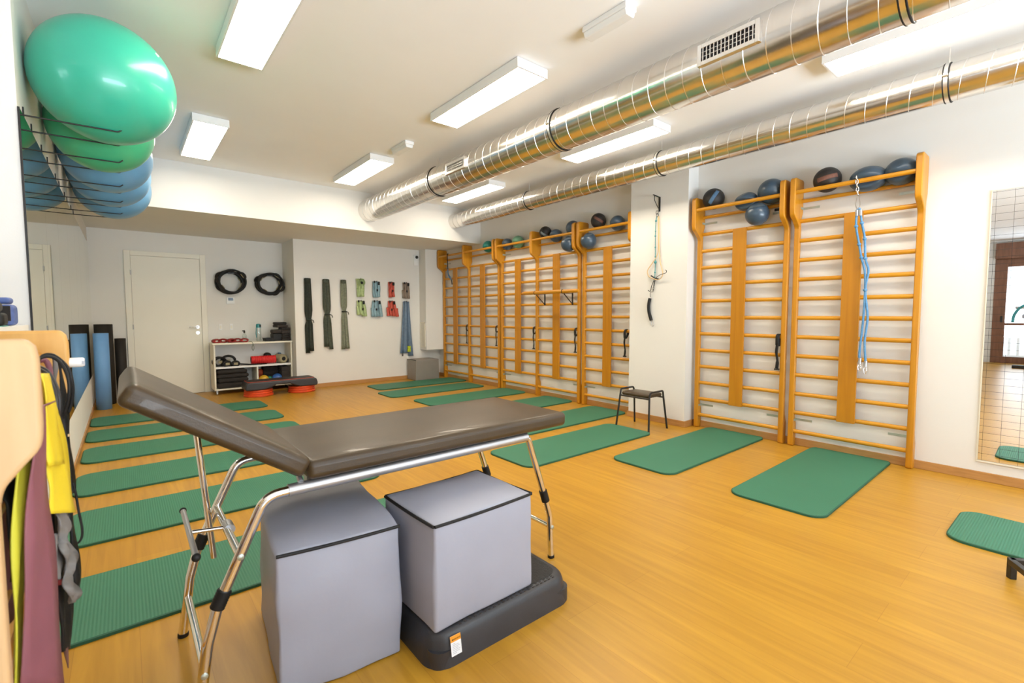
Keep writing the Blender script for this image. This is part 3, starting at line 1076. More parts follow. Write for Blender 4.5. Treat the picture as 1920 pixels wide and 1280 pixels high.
MB().tube(spl([(PX, 3.14, 1.17), (PX, 3.135, 1.12), (PX, 3.115, 1.10), (PX, 3.105, 1.13), (PX, 3.13, 1.17)], 4), .003, 6).build('end_ring', M['satin'], t, smooth=60)

# small anchors left in the right wall
for y, z, lab in ((1.90, 2.236, 'small black bracket on the wall under the second rail from the right'),):
    o = MB().box((XR - .006, y - .03, z - .012), (XR - .0005, y + .03, z + .012)).build('wall_anchor', M['blackmetal'], loc=(XR, y, z))
    tag(o, lab, 'bracket')

# ------------------------------------------------------------------ mats on the floor
def mat_obj(L, W=.585, T=.015, r=.10):
    b = MB()
    out = rrect(-L / 2, L / 2, -W / 2, W / 2, r, 8)
    inn = rrect(-L / 2 + .006, L / 2 - .006, -W / 2 + .006, W / 2 - .006, r - .006, 8)
    A = [b.bm.verts.new((x, y, .0005)) for x, y in out]
    B = [b.bm.verts.new((x, y, T - .003)) for x, y in out]
    C = [b.bm.verts.new((x, y, T)) for x, y in inn]
    k = len(out)
    b.mi = 1
    b.face(list(reversed(A)))
    for i in range(k):
        j = (i + 1) % k
        b.face((A[i], A[j], B[j], B[i]))
    for i in range(k):
        j = (i + 1) % k
        b.face((B[i], B[j], C[j], C[i]))
    b.mi = 0
    b.face(C)
    return b


left = [(.590, 2.645, 0, 'green mat of the left column nearest the camera, behind the left table legs'),
        (.590, 3.645, 0, 'green mat of the left column reaching under the padded table, second from the camera'),
        (.575, 4.570, 0, 'green mat of the left column, third from the camera, seen below the raised headrest'),
        (.570, 5.500, 0, 'green mat of the left column, third from the shelf end'),
        (.560, 6.345, 0, 'green mat of the left column, second from the shelf end'),
        (.560, 7.185, math.radians(.8), 'green mat of the left column closest to the blue foam roll and the shelf')]
right = [(4.020, 7.490, math.radians(-1), 'green mat at the far right, touching the corner with the grey cube'),
         (3.870, 6.720, 0, 'green mat of the right column, second from the far corner'),
         (4.000, 5.790, 0, 'green mat of the right column, third from the far corner'),
         (4.010, 4.800, 0, 'green mat mostly hidden behind the flat end of the padded table'),
         (3.950, 3.840, 0, 'green mat just past the end of the padded table, reaching to the stool'),
         (3.320, 3.055, 0, 'green mat lying in front of the black stool'),
         (4.030, 2.240, 0, 'green mat in front of the wall bars next to the pillar'),
         (4.045, 1.235, math.radians(.5), 'green mat in front of the nearest wall bars'),
         (3.730, -.430, math.radians(89), 'green mat at the right edge, cut off by the frame, behind a black leg')]
proto = None
for L, lst, grp in ((1.80, left, 'green mats of the left column'), (1.72, right, 'green mats of the right column')):
    proto = None
    for x, y, rz, lab in lst:
        if proto is None:
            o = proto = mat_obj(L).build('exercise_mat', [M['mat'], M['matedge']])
        else:
            o = proto.copy()
            COL.objects.link(o)
        o.location = (x, y, 0)
        o.rotation_euler = (0, 0, rz)
        tag(o, lab, 'mat', grp)

# ------------------------------------------------------------------ treatment table
t = thing('treatment_table', 'folding treatment table with raised black headrest on chrome legs', 'table', (.9, 1.925, 0))
YA, YBk = 1.68, 2.17
pad = MB().rbox((1.090, 1.945, .7145), (.628, .300, .0345), .022, 8, bulge=(0, 0, .006)).build('mattress', M['vinyl'], t, smooth=180)
ang = math.radians(33.5)
Rh = Matrix.Translation((.442, 1.945, .690)) @ Matrix.Rotation(ang, 4, 'Y')
MB().rbox((-.285, 0, .038), (.285, .300, .035), .022, 8, M4=Rh, bulge=(0, 0, .006)).build('headrest', M['vinyl'], t, smooth=180)
fr = MB()
for y in (YA, YBk):
    fr.tube([(.405, y, .655), (1.475, y, .655)], .0205, 14)
fr.tube([(.50, YA, .655), (.50, YBk, .655)], .012, 10)
fr.tube([(1.40, YA, .655), (1.40, YBk, .655)], .012, 10)
fr.tube([(.95, YA, .655), (.95, YBk, .655)], .012, 10)
for x in (.50, .95, 1.40):
    for y in (YA, YBk):
        fr.box((x - .02, (YA + .05 if y == YA else YBk - .09), .64), (x + .02, (YA + .09 if y == YA else YBk - .05), .686))
fr.build('frame', M['satin'], t, smooth=50)
for y in (YA, YBk):
    MB().tube([(.446, y, .675), (.446, y + (.02 if y == YA else -.02), .690)], .01, 8).build('hinge', M['satin'], t, smooth=50)
    L_ = MB().tube(bend([(.44, y, .655), (.335, y, .650), (.190, y, .335), (.160, y, .225), (.130, y, .012)], .07, 8), .0165, 14).build('leg', M['chrome'], t, smooth=50)
    s = MB()
    pr = []
    for i in range(15):
        k = i / 14
        pr.append((.0225 if i % 2 else .0205, -.028 + .056 * k))
    d = V((.190 - .240, 0, .335 - .445)).normalized()
    m4 = Matrix.Translation((.200, y, .357)) @ V((0, 0, 1)).rotation_difference(d).to_matrix().to_4x4()
    s.lathe(pr, 16, m4)
    s.build('rubber_sleeve', M['black'], L_, smooth=60)
    MB().tube([(.1302, y, .014), (.1295, y, .0005)], .0185, 12).build('foot_cap', M['black'], L_, smooth=50)
    bo = MB()
    sg = -1 if y == YA else 1
    for px_, pz in ((.256, .480), (.148, .140)):
        bo.lathe([(.010, 0), (.010, .004), (.005, .006)], 12, Matrix.Translation((px_, y + sg * .0145, pz)) @ Matrix.Rotation(PI / 2 * -sg, 4, 'X'))
    bo.build('bolt', M['zinc'], L_, smooth=50)
    L_ = MB().tube(bend([(1.44, y, .655), (1.485, y, .650), (1.595, y, .335), (1.632, y, .225), (1.643, y, .012)], .05, 8), .0155, 14).build('leg', M['chrome'], t, smooth=50)
    d = V((.11, 0, -.315)).normalized()
    m4 = Matrix.Translation((1.595, y, .335)) @ V((0, 0, 1)).rotation_difference(d).to_matrix().to_4x4()
    MB().lathe([(.0205, -.03), (.0205, .03)], 16, m4).build('rubber_sleeve', M['black'], L_, smooth=50)
    MB().tube([(1.6431, y, .014), (1.644, y, .0005)], .0175, 12).build('foot_cap', M['black'], L_, smooth=50)
    bo = MB()
    bo.lathe([(.010, 0), (.010, .004), (.005, .006)], 12, Matrix.Translation((1.637, y + sg * .0135, .165)) @ Matrix.Rotation(PI / 2 * -sg, 4, 'X'))
    bo.build('bolt', M['zinc'], L_, smooth=50)
for x, z, r in ((.256, .480, .013), (.150, .150, .013), (1.637, .165, .012)):
    MB().tube([(x, YA + .014, z), (x, YBk - .014, z)], r, 12).build('crossbar', M['chrome'], t, smooth=50)
# height strut under the headrest and its T handle
MB().tube([(.196, 2.12, .800), (.235, 2.12, .300)], .0115, 12).build('headrest_strut', M['chrome'], t, smooth=50)
MB().tube([(.262, 1.905, .480), (.262, 1.965, .480)], .0185, 14).build('ratchet_sleeve', M['satin'], t, smooth=50)
hb = MB().tube([(.256, 1.935, .480), (.140, 1.935, .495)], .0075, 10).build('ratchet_arm', M['chrome'], t, smooth=50)
a_, b_ = at(343, 957, 'x', .138), at(368, 1045, 'x', .138)
MB().tube([a_, b_], .0085, 10).build('ratchet_handle', M['satin'], hb, smooth=50)
k = MB()
k.ball(a_, .0115, n=12, m=8); k.ball(b_, .0125, n=12, m=8)
k.build('handle_knobs', M['black'], hb, smooth=180)

# ------------------------------------------------------------------ padded cubes
def piping(poly3, r, name, parent, closed=True, m='black'):
    return MB().tube(poly3, r, 8, closed=closed).build(name, M[m], parent, smooth=60)


def cube(x, y, z0, lx, ly, lz, rz, label, m='greyfabric', wr=.004, bul=(.006, .006, .012), seed=0, sides=('f', 'r', 'b', 'l'), sag=0.0):
    t = thing('padded_cube', label, 'cube', (x, y, z0), 'padded foam cubes')
    Mx = Matrix.Translation((x, y, z0)) @ Matrix.Rotation(rz, 4, 'Z')
    MB().rbox((0, 0, lz / 2), (lx / 2, ly / 2, lz / 2), .012, 10, M4=Mx, bulge=bul, wr=wr, wscale=7, seed=seed).build('cover', M[m], t, smooth=180)
    hx, hy = lx / 2 - .003, ly / 2 - .003
    runs = {'f': [(-hx, -hy), (hx, -hy)], 'r': [(hx, -hy), (hx, hy)], 'b': [(hx, hy), (-hx, hy)], 'l': [(-hx, hy), (-hx, -hy)]}
    for s in sides:
        (ax, ay), (bx, by) = runs[s]
        pts = []
        for i in range(13):
            k = i / 12
            e = 4 * k * (1 - k)
            p = V((ax + (bx - ax) * k, ay + (by - ay) * k, lz - .004 - sag * e))
            out = V((by - ay, -(bx - ax), 0)).normalized()
            pts.append(Mx @ (p + out * (.002 + wr * .3)))
        MB().tube(pts, .0058, 8).build('piping', M['black'], t, smooth=60)
    return t


cube(.572, 1.842, 0.001, .408, .565, .487, math.radians(-6.5), 'grey padded cube on the floor under the table, left of the one on the step', seed=3, wr=.010, sides=('f',), sag=.004)
cube(1.030, 1.592, .1205, .468, .375, .392, math.radians(1.6), 'grey padded cube standing on the black step under the table', seed=8, wr=.005, bul=(.006, .006, .018), sag=.004)
cube(4.385, 7.985, 0.001, .49, .36, .385, 0, 'taupe padded cube on the floor in the far right corner', m='greydark', seed=5, sides=('l',))

# ------------------------------------------------------------------ black step under the cube
t = thing('aerobic_step', 'low black step under the table carrying a grey padded cube', 'step', (1.115, 1.545, 0))
x0, x1, y0, y1 = .772, 1.478, 1.362, 1.735
b = MB()
rings = []
prof = [(0.0, .002), (.004, .03), (.014, .085), (.020, .105), (.030, .116), (.045, .119)]
outl = []
for ins, z in prof:
    outl.append([(p, z) for p in rrect(x0 + ins, x1 - ins, y0 + ins, y1 - ins, .085 - ins * .4, 8)])
vr = []
NP = len(outl[0])
for ring in outl:
    row = []
    for (p, z) in ring:
        # feet at the corners, raised skirt between them
        zz = z
        if z < .01:
            on_long = x0 + .135 < p[0] < x1 - .135
            on_short = y0 + .13 < p[1] < y1 - .13
            zz = .030 if (on_long or on_short) else .0005
        row.append(b.bm.verts.new((p[0], p[1], zz)))
    vr.append(row)
for A, B in zip(vr, vr[1:]):
    for j in range(NP):
        b.face((A[j], A[(j + 1) % NP], B[(j + 1) % NP], B[j]))
b.face(vr[-1])
b.build('step_body', M['stepblack'], t, smooth=40)
for xa, xb in ((x0 + .012, x0 + .135), (x1 - .135, x1 - .012)):
    for ya, yb in ((y0 + .008, y0 + .10), (y1 - .10, y1 - .008)):
        MB().prism(rrect(xa, xb, ya, yb, .045, 6), 'z', .0, .06).build('foot', M['stepblack'], t, smooth=40)
MB().prism(rrect(x0 + .05, x1 - .05, y0 + .05, y1 - .05, .06, 6), 'z', .1185, .1203).build('rubber_top', M['steptop'], t)
dsh = MB()
for r_ in range(3):
    for i in range(22):
        xx = .90 + i * .0225
        dsh.box((xx, y0 + .032 + r_ * .011, .1178), (xx + .009, y0 + .0355 + r_ * .011, .1206))
dsh.build('grip_dashes', M['charcoal2'], t)
# warning sticker on the front skirt
yst = y0 + .0075
R_s = Matrix.Translation((.867, yst - .0022, .0745)) @ Matrix.Rotation(math.radians(-10), 4, 'X')
st = MB().box((-.0215, -.0004, -.036), (.0215, .0004, .032), R_s).build('sticker', M['stickerwhite'], t)
MB().box((-.0215, -.0007, .011), (.0215, -.0003, .032), R_s).build('sticker_header', M['stickerorange'], st)
pr = MB()
pr.prism([(-.016, .0165), (-.010, .0165), (-.013, .0225)], 'y', -.0012, -.0006)
bmesh.ops.transform(pr.bm, matrix=R_s, verts=pr.bm.verts)
pr.build('warning_triangle', M['black'], st)
pr = MB()
for i, wdt in enumerate((.012, .026, .030, .024, .030, .028, .016)):
    z = .004 - i * .0055
    pr.box((-.015, -.0007, z), (-.015 + wdt, -.0004, z + .0016), R_s)
pr.build('small_print', M['greyprint'], st)


def text_mesh(s, size, Mx, mtl, parent, name, depth=.0003):
    cu = bpy.data.curves.new(name, 'FONT')
    cu.body = s
    cu.size = size
    cu.align_x = 'CENTER'
    cu.extrude = depth
    ob = bpy.data.objects.new(name, cu)
    COL.objects.link(ob)
    dg = bpy.context.evaluated_depsgraph_get()
    me = bpy.data.meshes.new_from_object(ob.evaluated_get(dg))
    bpy.data.objects.remove(ob)
    me.transform(Matrix.Translation(-ORG[parent.name]) @ Mx)
    me.materials.append(mtl)
    o = bpy.data.objects.new(name, me)
    COL.objects.link(o)
    o.parent = parent
    ORG[o.name] = ORG[parent.name]
    return o


text_mesh('WARNING', .0068, R_s @ Matrix.Translation((.003, -.0009, .0168)) @ Matrix.Rotation(PI / 2, 4, 'X'), M['black'], st, 'warning_lettering')

# ------------------------------------------------------------------ stool by the pillar
t = thing('stool', 'low black stool with tubular handles in front of the white pillar', 'stool', (4.33, 3.02, 0))
MB().rbox((4.332, 3.025, .372), (.125, .175, .020), .018, 5, bulge=(0, 0, .006)).build('seat', M['vinyl'], t, smooth=180)
for y, s in ((2.815, -1), (3.235, 1)):
    ytop = 3.025 + s * .186
    lg = bend([(4.165, y, .0), (4.205, ytop, .365), (4.218, ytop + s * .004, .415), (4.445, ytop + s * .004, .415), (4.458, ytop, .365), (4.505, y, .0)], .03, 6)
    h = len(lg) // 2
    MB().tube(lg[:h + 1], .0105, 10).build('leg', M['blackmetal'], t, smooth=50)
    MB().tube(lg[h:], .0105, 10).build('leg', M['blackmetal'], t, smooth=50)
b = MB()
for x in (4.212, 4.452):
    b.tube([(x, 3.025 - .186, .345), (x, 3.025 + .186, .345)], .009, 8)
b.build('rail', M['blackmetal'], t, smooth=50)

# ------------------------------------------------------------------ black low frame at the right edge
t = thing('floor_frame', 'black square tube frame corner at the right edge of the picture', 'frame', (3.3, .13, 0))
b = MB()
b.bar((3.170, .160, .083), (3.62, -.42, .083), .026, .026)
b.bar((3.170, .160, .083), (2.86, -.02, .083), .026, .026)
b.build('rail', M['blackmetal'], t, bevel=.002)
b = MB()
b.bar((3.175, .156, .0), (3.175, .156, .096), .026, .026, (.61, -.79, 0))
b.build('leg', M['blackmetal'], t, bevel=.002)
MB().bar((3.60, -.39, 0), (3.60, -.39, .096), .026, .026, (.61, -.79, 0)).build('leg', M['blackmetal'], t, bevel=.002)
MB().bar((2.88, -.01, 0), (2.88, -.01, .096), .026, .026, (.61, -.79, 0)).build('leg', M['blackmetal'], t, bevel=.002)

# ------------------------------------------------------------------ big balls on wall pegs
balls = [(3.605, .328, 'mint', 'big mint green exercise ball, nearest on the wall pegs'),
         (4.300, .288, 'green', 'darker green exercise ball right behind the mint one'),
         (5.060, .298, 'blue', 'blue exercise ball right behind the green one'),
         (5.740, .304, 'blue', 'blue exercise ball in the middle of the three blue ones'),
         (6.400, .318, 'blue', 'lowest looking blue exercise ball, farthest on the wall pegs')]
pegs = [(3.466, 3.743), (4.156, 4.449), (4.93, 5.189), (5.62, 5.859), (6.26, 6.54)]
pl = ['the mint ball', 'the green ball', 'the nearest blue ball', 'the middle blue ball', 'the farthest blue ball']
for (y, r, mk, lab), (pa, pb), nm in zip(balls, pegs, pl):
    half = (pb - pa) / 2
    zr = 2.263
    z = zr + math.sqrt(r * r - half * half) + .004
    yy = (pa + pb) / 2
    o = thing('exercise_ball', lab, 'ball', (XL + r + .004, yy, z - r), 'big exercise balls on the left wall')
    MB().ball((XL + r + .004, yy, z), r, n=56, m=36).build('shell', M[mk], o, smooth=180)
    MB().lathe([(.012, 0), (.012, .003), (.005, .005)], 12, Matrix.Translation((XL + r + .004 + r * .70, yy - r * .5, z + r * .505)) @ V((0, 0, 1)).rotation_difference(V((.70, -.5, .505))).to_matrix().to_4x4()).build('valve_plug', M['white'], o, smooth=50)
    for p, side in ((pa, 'near'), (pb, 'far')):
        h = thing('wall_peg', 'black wire peg holding up %s, %s one of its pair' % (nm, side), 'peg', (XL, p, zr), 'black wire pegs on the left wall')
        MB().box((XL + .0005, p - .008, zr - .035), (XL + .006, p + .008, zr + .035)).build('plate', M['blackmetal'], h)
        MB().tube(bend([(XL + .004, p, zr - .004), (XL + .372, p, zr + .0), (XL + .393, p, zr + .018)], .015), .0042, 8).build('rod', M['blackmetal'], h, smooth=50)

# ------------------------------------------------------------------ foam rolls in the left corner
def roll(x, y, r, hgt, mk, label):
    t = thing('foam_roll', label, 'rolled mat', (x, y, 0), 'rolled mats standing in the corner')
    pts = []
    turns = 5
    nseg = 100
    rin = .018
    outer, inner = [], []
    for i in range(nseg + 1):
        k = i / nseg
        a = 2 * PI * turns * k + 2.4
        rr = rin + (r - rin) * k
        outer.append((x + rr * math.cos(a), y + rr * math.sin(a)))
    b = MB()
    b.sheet([[V((px_, py_, .001)), V((px_, py_, hgt))] for px_, py_ in outer])
    b.build('rolled_foam', M[mk], t, solid=(r - rin) / turns * .85, smooth=50)


roll(-.245, 8.165, .083, 1.0, 'rollblue', 'tall sky blue rolled mat standing in the left corner')
roll(-.228, 8.60, .105, 1.11, 'rollblack', 'tall dark rolled mat standing behind the blue one')
roll(-.055, 8.70, .066, .905, 'rollblack', 'short dark rolled mat standing between the tall ones and the door')

# ------------------------------------------------------------------ ring bundles on the recess wall
def pilates_ring(cx, cz, r, tilt, ph, y, label, group, ey=.85):
    t = thing('resistance_ring', label, 'ring', (cx, y, cz), group)
    R = Matrix.Rotation(tilt, 4, 'Y')
    pts = [V((cx + r * math.cos(2 * PI * i / 48), y, cz + ey * r * math.sin(2 * PI * i / 48))) for i in range(48)]
    MB().tube(pts, .015, 8, closed=True).build('hoop', M['black'], t, smooth=60)
    for a0 in (ph, ph + PI):
        pp = [V((cx + (r + .006) * math.cos(a0 + s), y - .006, cz + ey * (r + .006) * math.sin(a0 + s))) for s in (-.3, -.15, 0, .15, .3)]
        MB().tube(pp, [.016, .026, .029, .026, .016], 8).build('pad', M['charcoal'], t, smooth=60)
        pp = [V((cx + (r - .02) * math.cos(a0 + s), y - .010, cz + ey * (r - .02) * math.sin(a0 + s))) for s in (-.22, 0, .22)]
        MB().tube(pp, [.005, .011, .005], 6).build('inner_pad', M['beigefoam'], t, smooth=60)


rnd = random.Random(4)
for bx, bz, lab, grp, ey in ((1.362, 1.768, 'black resistance ring in the bundle above the thermostat', 'rings in the bundle above the thermostat', .96),
                             (1.925, 1.757, 'black resistance ring in the bundle nearer the wall corner', 'rings in the bundle nearer the corner', .90)):
    for k in range(5):
        pilates_ring(bx + rnd.uniform(-.02, .02), bz + rnd.uniform(-.018, .012), .178 + rnd.uniform(-.012, .014), 0, rnd.uniform(0, PI), 8.878 - .040 * k, lab, grp, ey)
    h = MB()
    h.tube(bend([(bx - .01, 8.899, bz + .135), (bx - .01, 8.70, bz + .135), (bx - .01, 8.70, bz + .155)], .01), .006, 8)
    h.box((bx - .05, 8.70, bz + .12), (bx + .03, 8.712, bz + .14))
    o = h.build('wall_hook', M['blackmetal'], loc=(bx, 8.9, bz + .135))
    tag(o, 'black hook carrying the ring bundle ' + ('above the thermostat' if bx < 1.6 else 'nearer the wall corner'), 'hook', 'hooks of the ring bundles')
t = thing('thermostat', 'white thermostat with a grey screen under the left ring bundle', 'thermostat', (1.358, 8.9, 1.47))
MB().box((1.300, 8.878, 1.413), (1.416, 8.8995, 1.526)).build('case', M['white'], t, bevel=.006)
MB().box((1.326, 8.8765, 1.468), (1.398, 8.879, 1.512)).build('screen', M['screen'], t)
for x, lab in ((1.205, 'white wall socket plate on the left, above the red cuffs'), (1.360, 'white wall socket plate on the right, above the spray bottle')):
    t = thing('wall_socket', lab, 'socket', (x, 8.9, 1.035), 'socket plates above the shelf')
    MB().box((x - .022, 8.893, .985), (x + .022, 8.8995, 1.085)).build('plate', M['white'], t, bevel=.003)
    MB().box((x - .012, 8.891, 1.01), (x + .012, 8.894, 1.06)).build('insert', M['shelfwhite'], t)

# ------------------------------------------------------------------ shelf unit
SX0, SX1, SY0, SY1 = 1.035, 2.155, 8.40, 8.80
t = thing('shelf_unit', 'ivory shelf unit on castors in the wall recess', 'shelf', (1.59, 8.6, 0))
def sp(name, lo, hi, m='shelfwhite'):
    return MB().box(lo, hi).build(name, M[m], t, bevel=.002)
sp('top_panel', (SX0 - .01, SY0 - .01, .775), (SX1 + .005, SY1, .800))
sp('side_panel', (SX0, SY0, .07), (SX0 + .022, SY1, .775)); sp('side_panel', (SX1 - .022, SY0, .07), (SX1, SY1, .775))
sp('shelf_board', (SX0 + .022, SY0 + .008, .402), (SX1 - .022, SY1 - .01, .430), 'white')
sp('bottom_panel', (SX0 + .022, SY0, .07), (SX1 - .022, SY1 - .01, .092))
sp('divider', (1.618, SY0 + .008, .092), (1.640, SY1 - .01, .402))
sp('back_panel', (SX0 + .022, SY1 - .01, .092), (SX1 - .022, SY1 - .002, .775), 'white')
for x in (SX0 + .03, SX1 - .03):
    for y in (SY0 + .03, SY1 - .04):
        k = MB()
        k.lathe([(.024, -.009), (.024, .009)], 14, Matrix.Translation((x, y, .0245)) @ Matrix.Rotation(PI / 2, 4, 'Y'))
        k.box((x - .012, y - .012, .04), (x + .012, y + .012, .071))
        k.build('castor', M['satin'], t, smooth=40)


def lump(name, label, cat, c, half, m, r=.02, rz=0, group=None, bul=(0, 0, 0), wr=.003, seed=0):
    Mx = Matrix.Translation(c) @ Matrix.Rotation(rz, 4, 'Z')
    o = MB().rbox((0, 0, half[2]), half, min(r, min(half) * .9), 4, M4=Mx, bulge=bul, wr=wr, wscale=14, seed=seed).build(name, M[m], loc=c, smooth=180)
    return tag(o, label, cat, group)


# top of the shelf
ZT = .801
rnd = random.Random(11)
for i, (x, y, rz, lab) in enumerate(((1.09, 8.50, .3, 'leftmost red ankle cuff on the shelf top'), (1.19, 8.56, -.5, 'red ankle cuff with a black buckle, second from the left on the shelf top'),
                                    (1.29, 8.50, .8, 'red ankle cuff in the middle of the row on the shelf top'), (1.385, 8.56, .1, 'tallest red ankle cuff on the shelf top'),
                                    (1.47, 8.49, -.3, 'red ankle cuff closest to the spray bottle'))):
    c = thing('ankle_cuff', lab, 'cuff', (x, y, ZT), 'red cuffs on the shelf top')
    Mx = Matrix.Translation((x, y, ZT + .028)) @ Matrix.Rotation(rz, 4, 'Z')
    pts = [Mx @ V((.052 * math.cos(a), .004 * math.sin(3 * a), .024 * math.sin(a))) for a in [2 * PI * k / 18 for k in range(18)]]
    wd = [Mx.to_3x3() @ V((0, 1, 0))] * 19
    MB().ribbon(pts + [pts[0]], wd, .055).build('band', M['redcuff'], c, solid=.022, smooth=60)
    MB().box((-.02, -.014, .024), (.02, .014, .036), Mx).build('buckle', M['black'], c, bevel=.003)
    MB().box((-.045, -.02, -.012), (-.02, .0, .026), Mx).build('tab', M['red'], c, bevel=.003)
t = thing('spray_bottle', 'small clear spray bottle with black nozzle on the shelf top', 'bottle', (1.50, 8.64, ZT))
MB().lathe([(.030, 0), (.033, .005), (.033, .09), (.026, .115), (.011, .13), (.011, .14)], 18, Matrix.Translation((1.50, 8.64, ZT))).build('bottle', M['bottle'], t, smooth=50)
k = MB()
k.lathe([(.013, .14), (.013, .165), (.009, .185)], 12, Matrix.Translation((1.50, 8.64, ZT)))
k.box((1.47, 8.632, ZT + .165), (1.505, 8.648, ZT + .182))
k.build('nozzle', M['black'], t, smooth=40)
t = thing('water_bottle', 'tall clear water bottle with teal lid on the shelf top', 'bottle', (1.705, 8.62, ZT))
Bm = Matrix.Translation((1.705, 8.62, ZT))
MB().lathe([(.036, 0), (.038, .006), (.038, .15), (.036, .225), (.034, .235)], 20, Bm).build('bottle', M['bottle'], t, smooth=50)
MB().lathe([(.0385, .222), (.0385, .27), (.030, .282), (.012, .286)], 20, Bm).build('lid', M['teal'], t, smooth=50)
MB().tube([(1.668, 8.60, ZT + .23), (1.662, 8.60, ZT + .13), (1.668, 8.60, ZT + .06)], .006, 6).build('carry_strap', M['teal'], t, smooth=50)
MB().box((1.71, 8.575, ZT + .235), (1.735, 8.59, ZT + .27)).build('spout_button', M['black'], t, bevel=.003)
t = tag(MB().tube(spl([(1.53, 8.47, ZT + .005), (1.555, 8.40, ZT + .008), (1.57, 8.385, ZT - .02), (1.585, 8.384, ZT - .09), (1.57, 8.384, ZT - .135), (1.555, 8.384, ZT - .09), (1.575, 8.385, ZT - .02)], 5), .0045, 6).build('cord_loop', M['strapsage'], loc=(1.55, 8.39, ZT)), 'grey green cord loop hanging over the front edge of the shelf top', 'cord')
t = thing('tray', 'shallow black tray on the shelf top, left of the dark box', 'tray', (1.85, 8.58, ZT))
b = MB()
b.prism([(1.76, ZT + .052), (1.785, ZT), (1.93, ZT), (1.94, ZT + .052), (1.93, ZT + .052), (1.922, ZT + .008), (1.79, ZT + .008), (1.77, ZT + .052)], 'y', 8.50, 8.66)
b.box((1.77, 8.50, ZT), (1.935, 8.506, ZT + .05)); b.box((1.77, 8.654, ZT), (1.935, 8.66, ZT + .05))
b.build('tray_body', M['black'], t)
t = thing('box', 'dark round cornered box on the shelf top, beside the folded cushions', 'box', (1.955, 8.58, ZT))
MB().rbox((1.962, 8.585, ZT + .062), (.075, .09, .06), .02, 4).build('box_body', M['black'], t, smooth=180)
MB().rbox((1.962, 8.585, ZT + .155), (.076, .092, .032), .022, 4, wr=.004).build('box_lid', M['charcoal2'], t, smooth=180)
labs = ['bottom cushion of the dark stack on the shelf top', 'second cushion from the bottom of the dark stack on the shelf top', 'third cushion from the bottom of the dark stack on the shelf top',
        'thick fourth cushion of the dark stack on the shelf top', 'fifth cushion of the dark stack on the shelf top']
z = ZT
for i, (hh, lab) in enumerate(zip((.042, .034, .036, .062, .042), labs)):
    lump('cushion', lab, 'cushion', (2.085 + (.004, -.004, .003, -.002, .002)[i], 8.585, z), (.066 - .002 * (i % 2), .12, hh / 2), 'charcoal' if i != 3 else 'charcoal2', .014, 0, 'dark cushions on the shelf top', seed=i)
    z += hh + .001
lump('cushion', 'lower cushion of the two lying across the top of the dark stack', 'cushion', (2.03, 8.59, z), (.09, .11, .021), 'charcoal2', .014, .1, 'dark cushions on the shelf top', seed=7)
lump('cushion', 'topmost cushion of the dark stack on the shelf top', 'cushion', (2.02, 8.59, z + .044), (.095, .10, .022), 'charcoal', .014, -.12, 'dark cushions on the shelf top', seed=8)

# middle board
ZM = .431
def cuff(x, y, z, r, label, rz=0, m='black', wd_=.06):
    c = thing('padded_cuff', label, 'cuff', (x, y, z), 'black cuffs on the middle shelf')
    Mx = Matrix.Translation((x, y, z + r)) @ Matrix.Rotation(rz, 4, 'Z')
    pts = [Mx @ V((r * math.cos(a) * 1.15, 0, (r - .006) * math.sin(a))) for a in [2 * PI * k / 20 for k in range(20)]]
    MB().ribbon(pts + [pts[0]], Mx.to_3x3() @ V((0, 1, 0)), wd_).build('band', M[m], c, solid=.034, smooth=60)
    MB().box((-.025, -wd_ / 2 - .006, -.02), (.03, -wd_ / 2 + .004, .018), Mx).build('buckle', M['beigefoam'], c, bevel=.003)


cuff(1.125, 8.56, ZM, .072, 'large round black cuff at the left end of the middle shelf', .3)
cuff(1.255, 8.60, ZM, .080, 'tall black cuff behind the small ones on the middle shelf', -.2)
cuff(1.215, 8.47, ZM, .042, 'small black cuff with an olive buckle at the front of the middle shelf', .1)
cuff(1.335, 8.47, ZM, .038, 'small black cuff with an olive buckle nearest the strap end', -.15)
o = MB().ribbon(spl([(1.37, 8.50, ZM + .03), (1.43, 8.48, ZM + .02), (1.50, 8.46, ZM + .012), (1.56, 8.45, ZM + .006), (1.70, 8.45, ZM + .004), (1.78, 8.47, ZM + .004)], 5), V((0, 1, .3)), .05).build('belt', M['black'], loc=(1.5, 8.46, ZM), solid=.006, smooth=60)
tag(o, 'black belt strap lying flat in the middle of the middle shelf', 'strap')
t = thing('massage_roller', 'bright red ridged massage roller on the middle shelf', 'roller', (1.735, 8.50, ZM))
Rr = Matrix.Translation((1.56, 8.52, ZM + .072)) @ Matrix.Rotation(math.radians(-3), 4, 'Z') @ Matrix.Rotation(PI / 2, 4, 'Y')
pr = []
for i in range(25):
    pr.append((.060 if i % 2 else .0655, .36 * i / 24))
MB().lathe(pr, 28, Rr).build('foam_sleeve', M['red'], t, smooth=30)
MB().lathe([(.048, -.004), (.048, .364)], 24, Rr).build('core', M['black'], t, smooth=40)
lump('massage_ball', 'black lump of gear lying behind the red roller', 'ball', (1.83, 8.66, ZM), (.055, .05, .085), 'black', .045, group=None, wr=.012, seed=2)
t = thing('foam_roller', 'beige hollow foam roller at the right of the middle shelf', 'roller', (2.03, 8.52, ZM))
Rr = Matrix.Translation((2.035, 8.45, ZM + .072)) @ Matrix.Rotation(math.radians(18), 4, 'Z') @ Matrix.Rotation(-PI / 2, 4, 'X')
MB().lathe([(.034, 0), (.062, 0), (.071, .012), (.071, .2), (.062, .21), (.034, .21), (.034, 0)], 28, Rr, caps=False).build('foam', M['beigefoam'], t, smooth=40)
MB().lathe([(.0345, .004), (.0345, .2)], 20, Rr).build('core', M['black'], t, smooth=40)
lump('small_bottle', 'small blue item peeking above the beige roller', 'bottle', (2.03, 8.71, ZM), (.026, .026, .08), 'bluestrap', .02, seed=4)
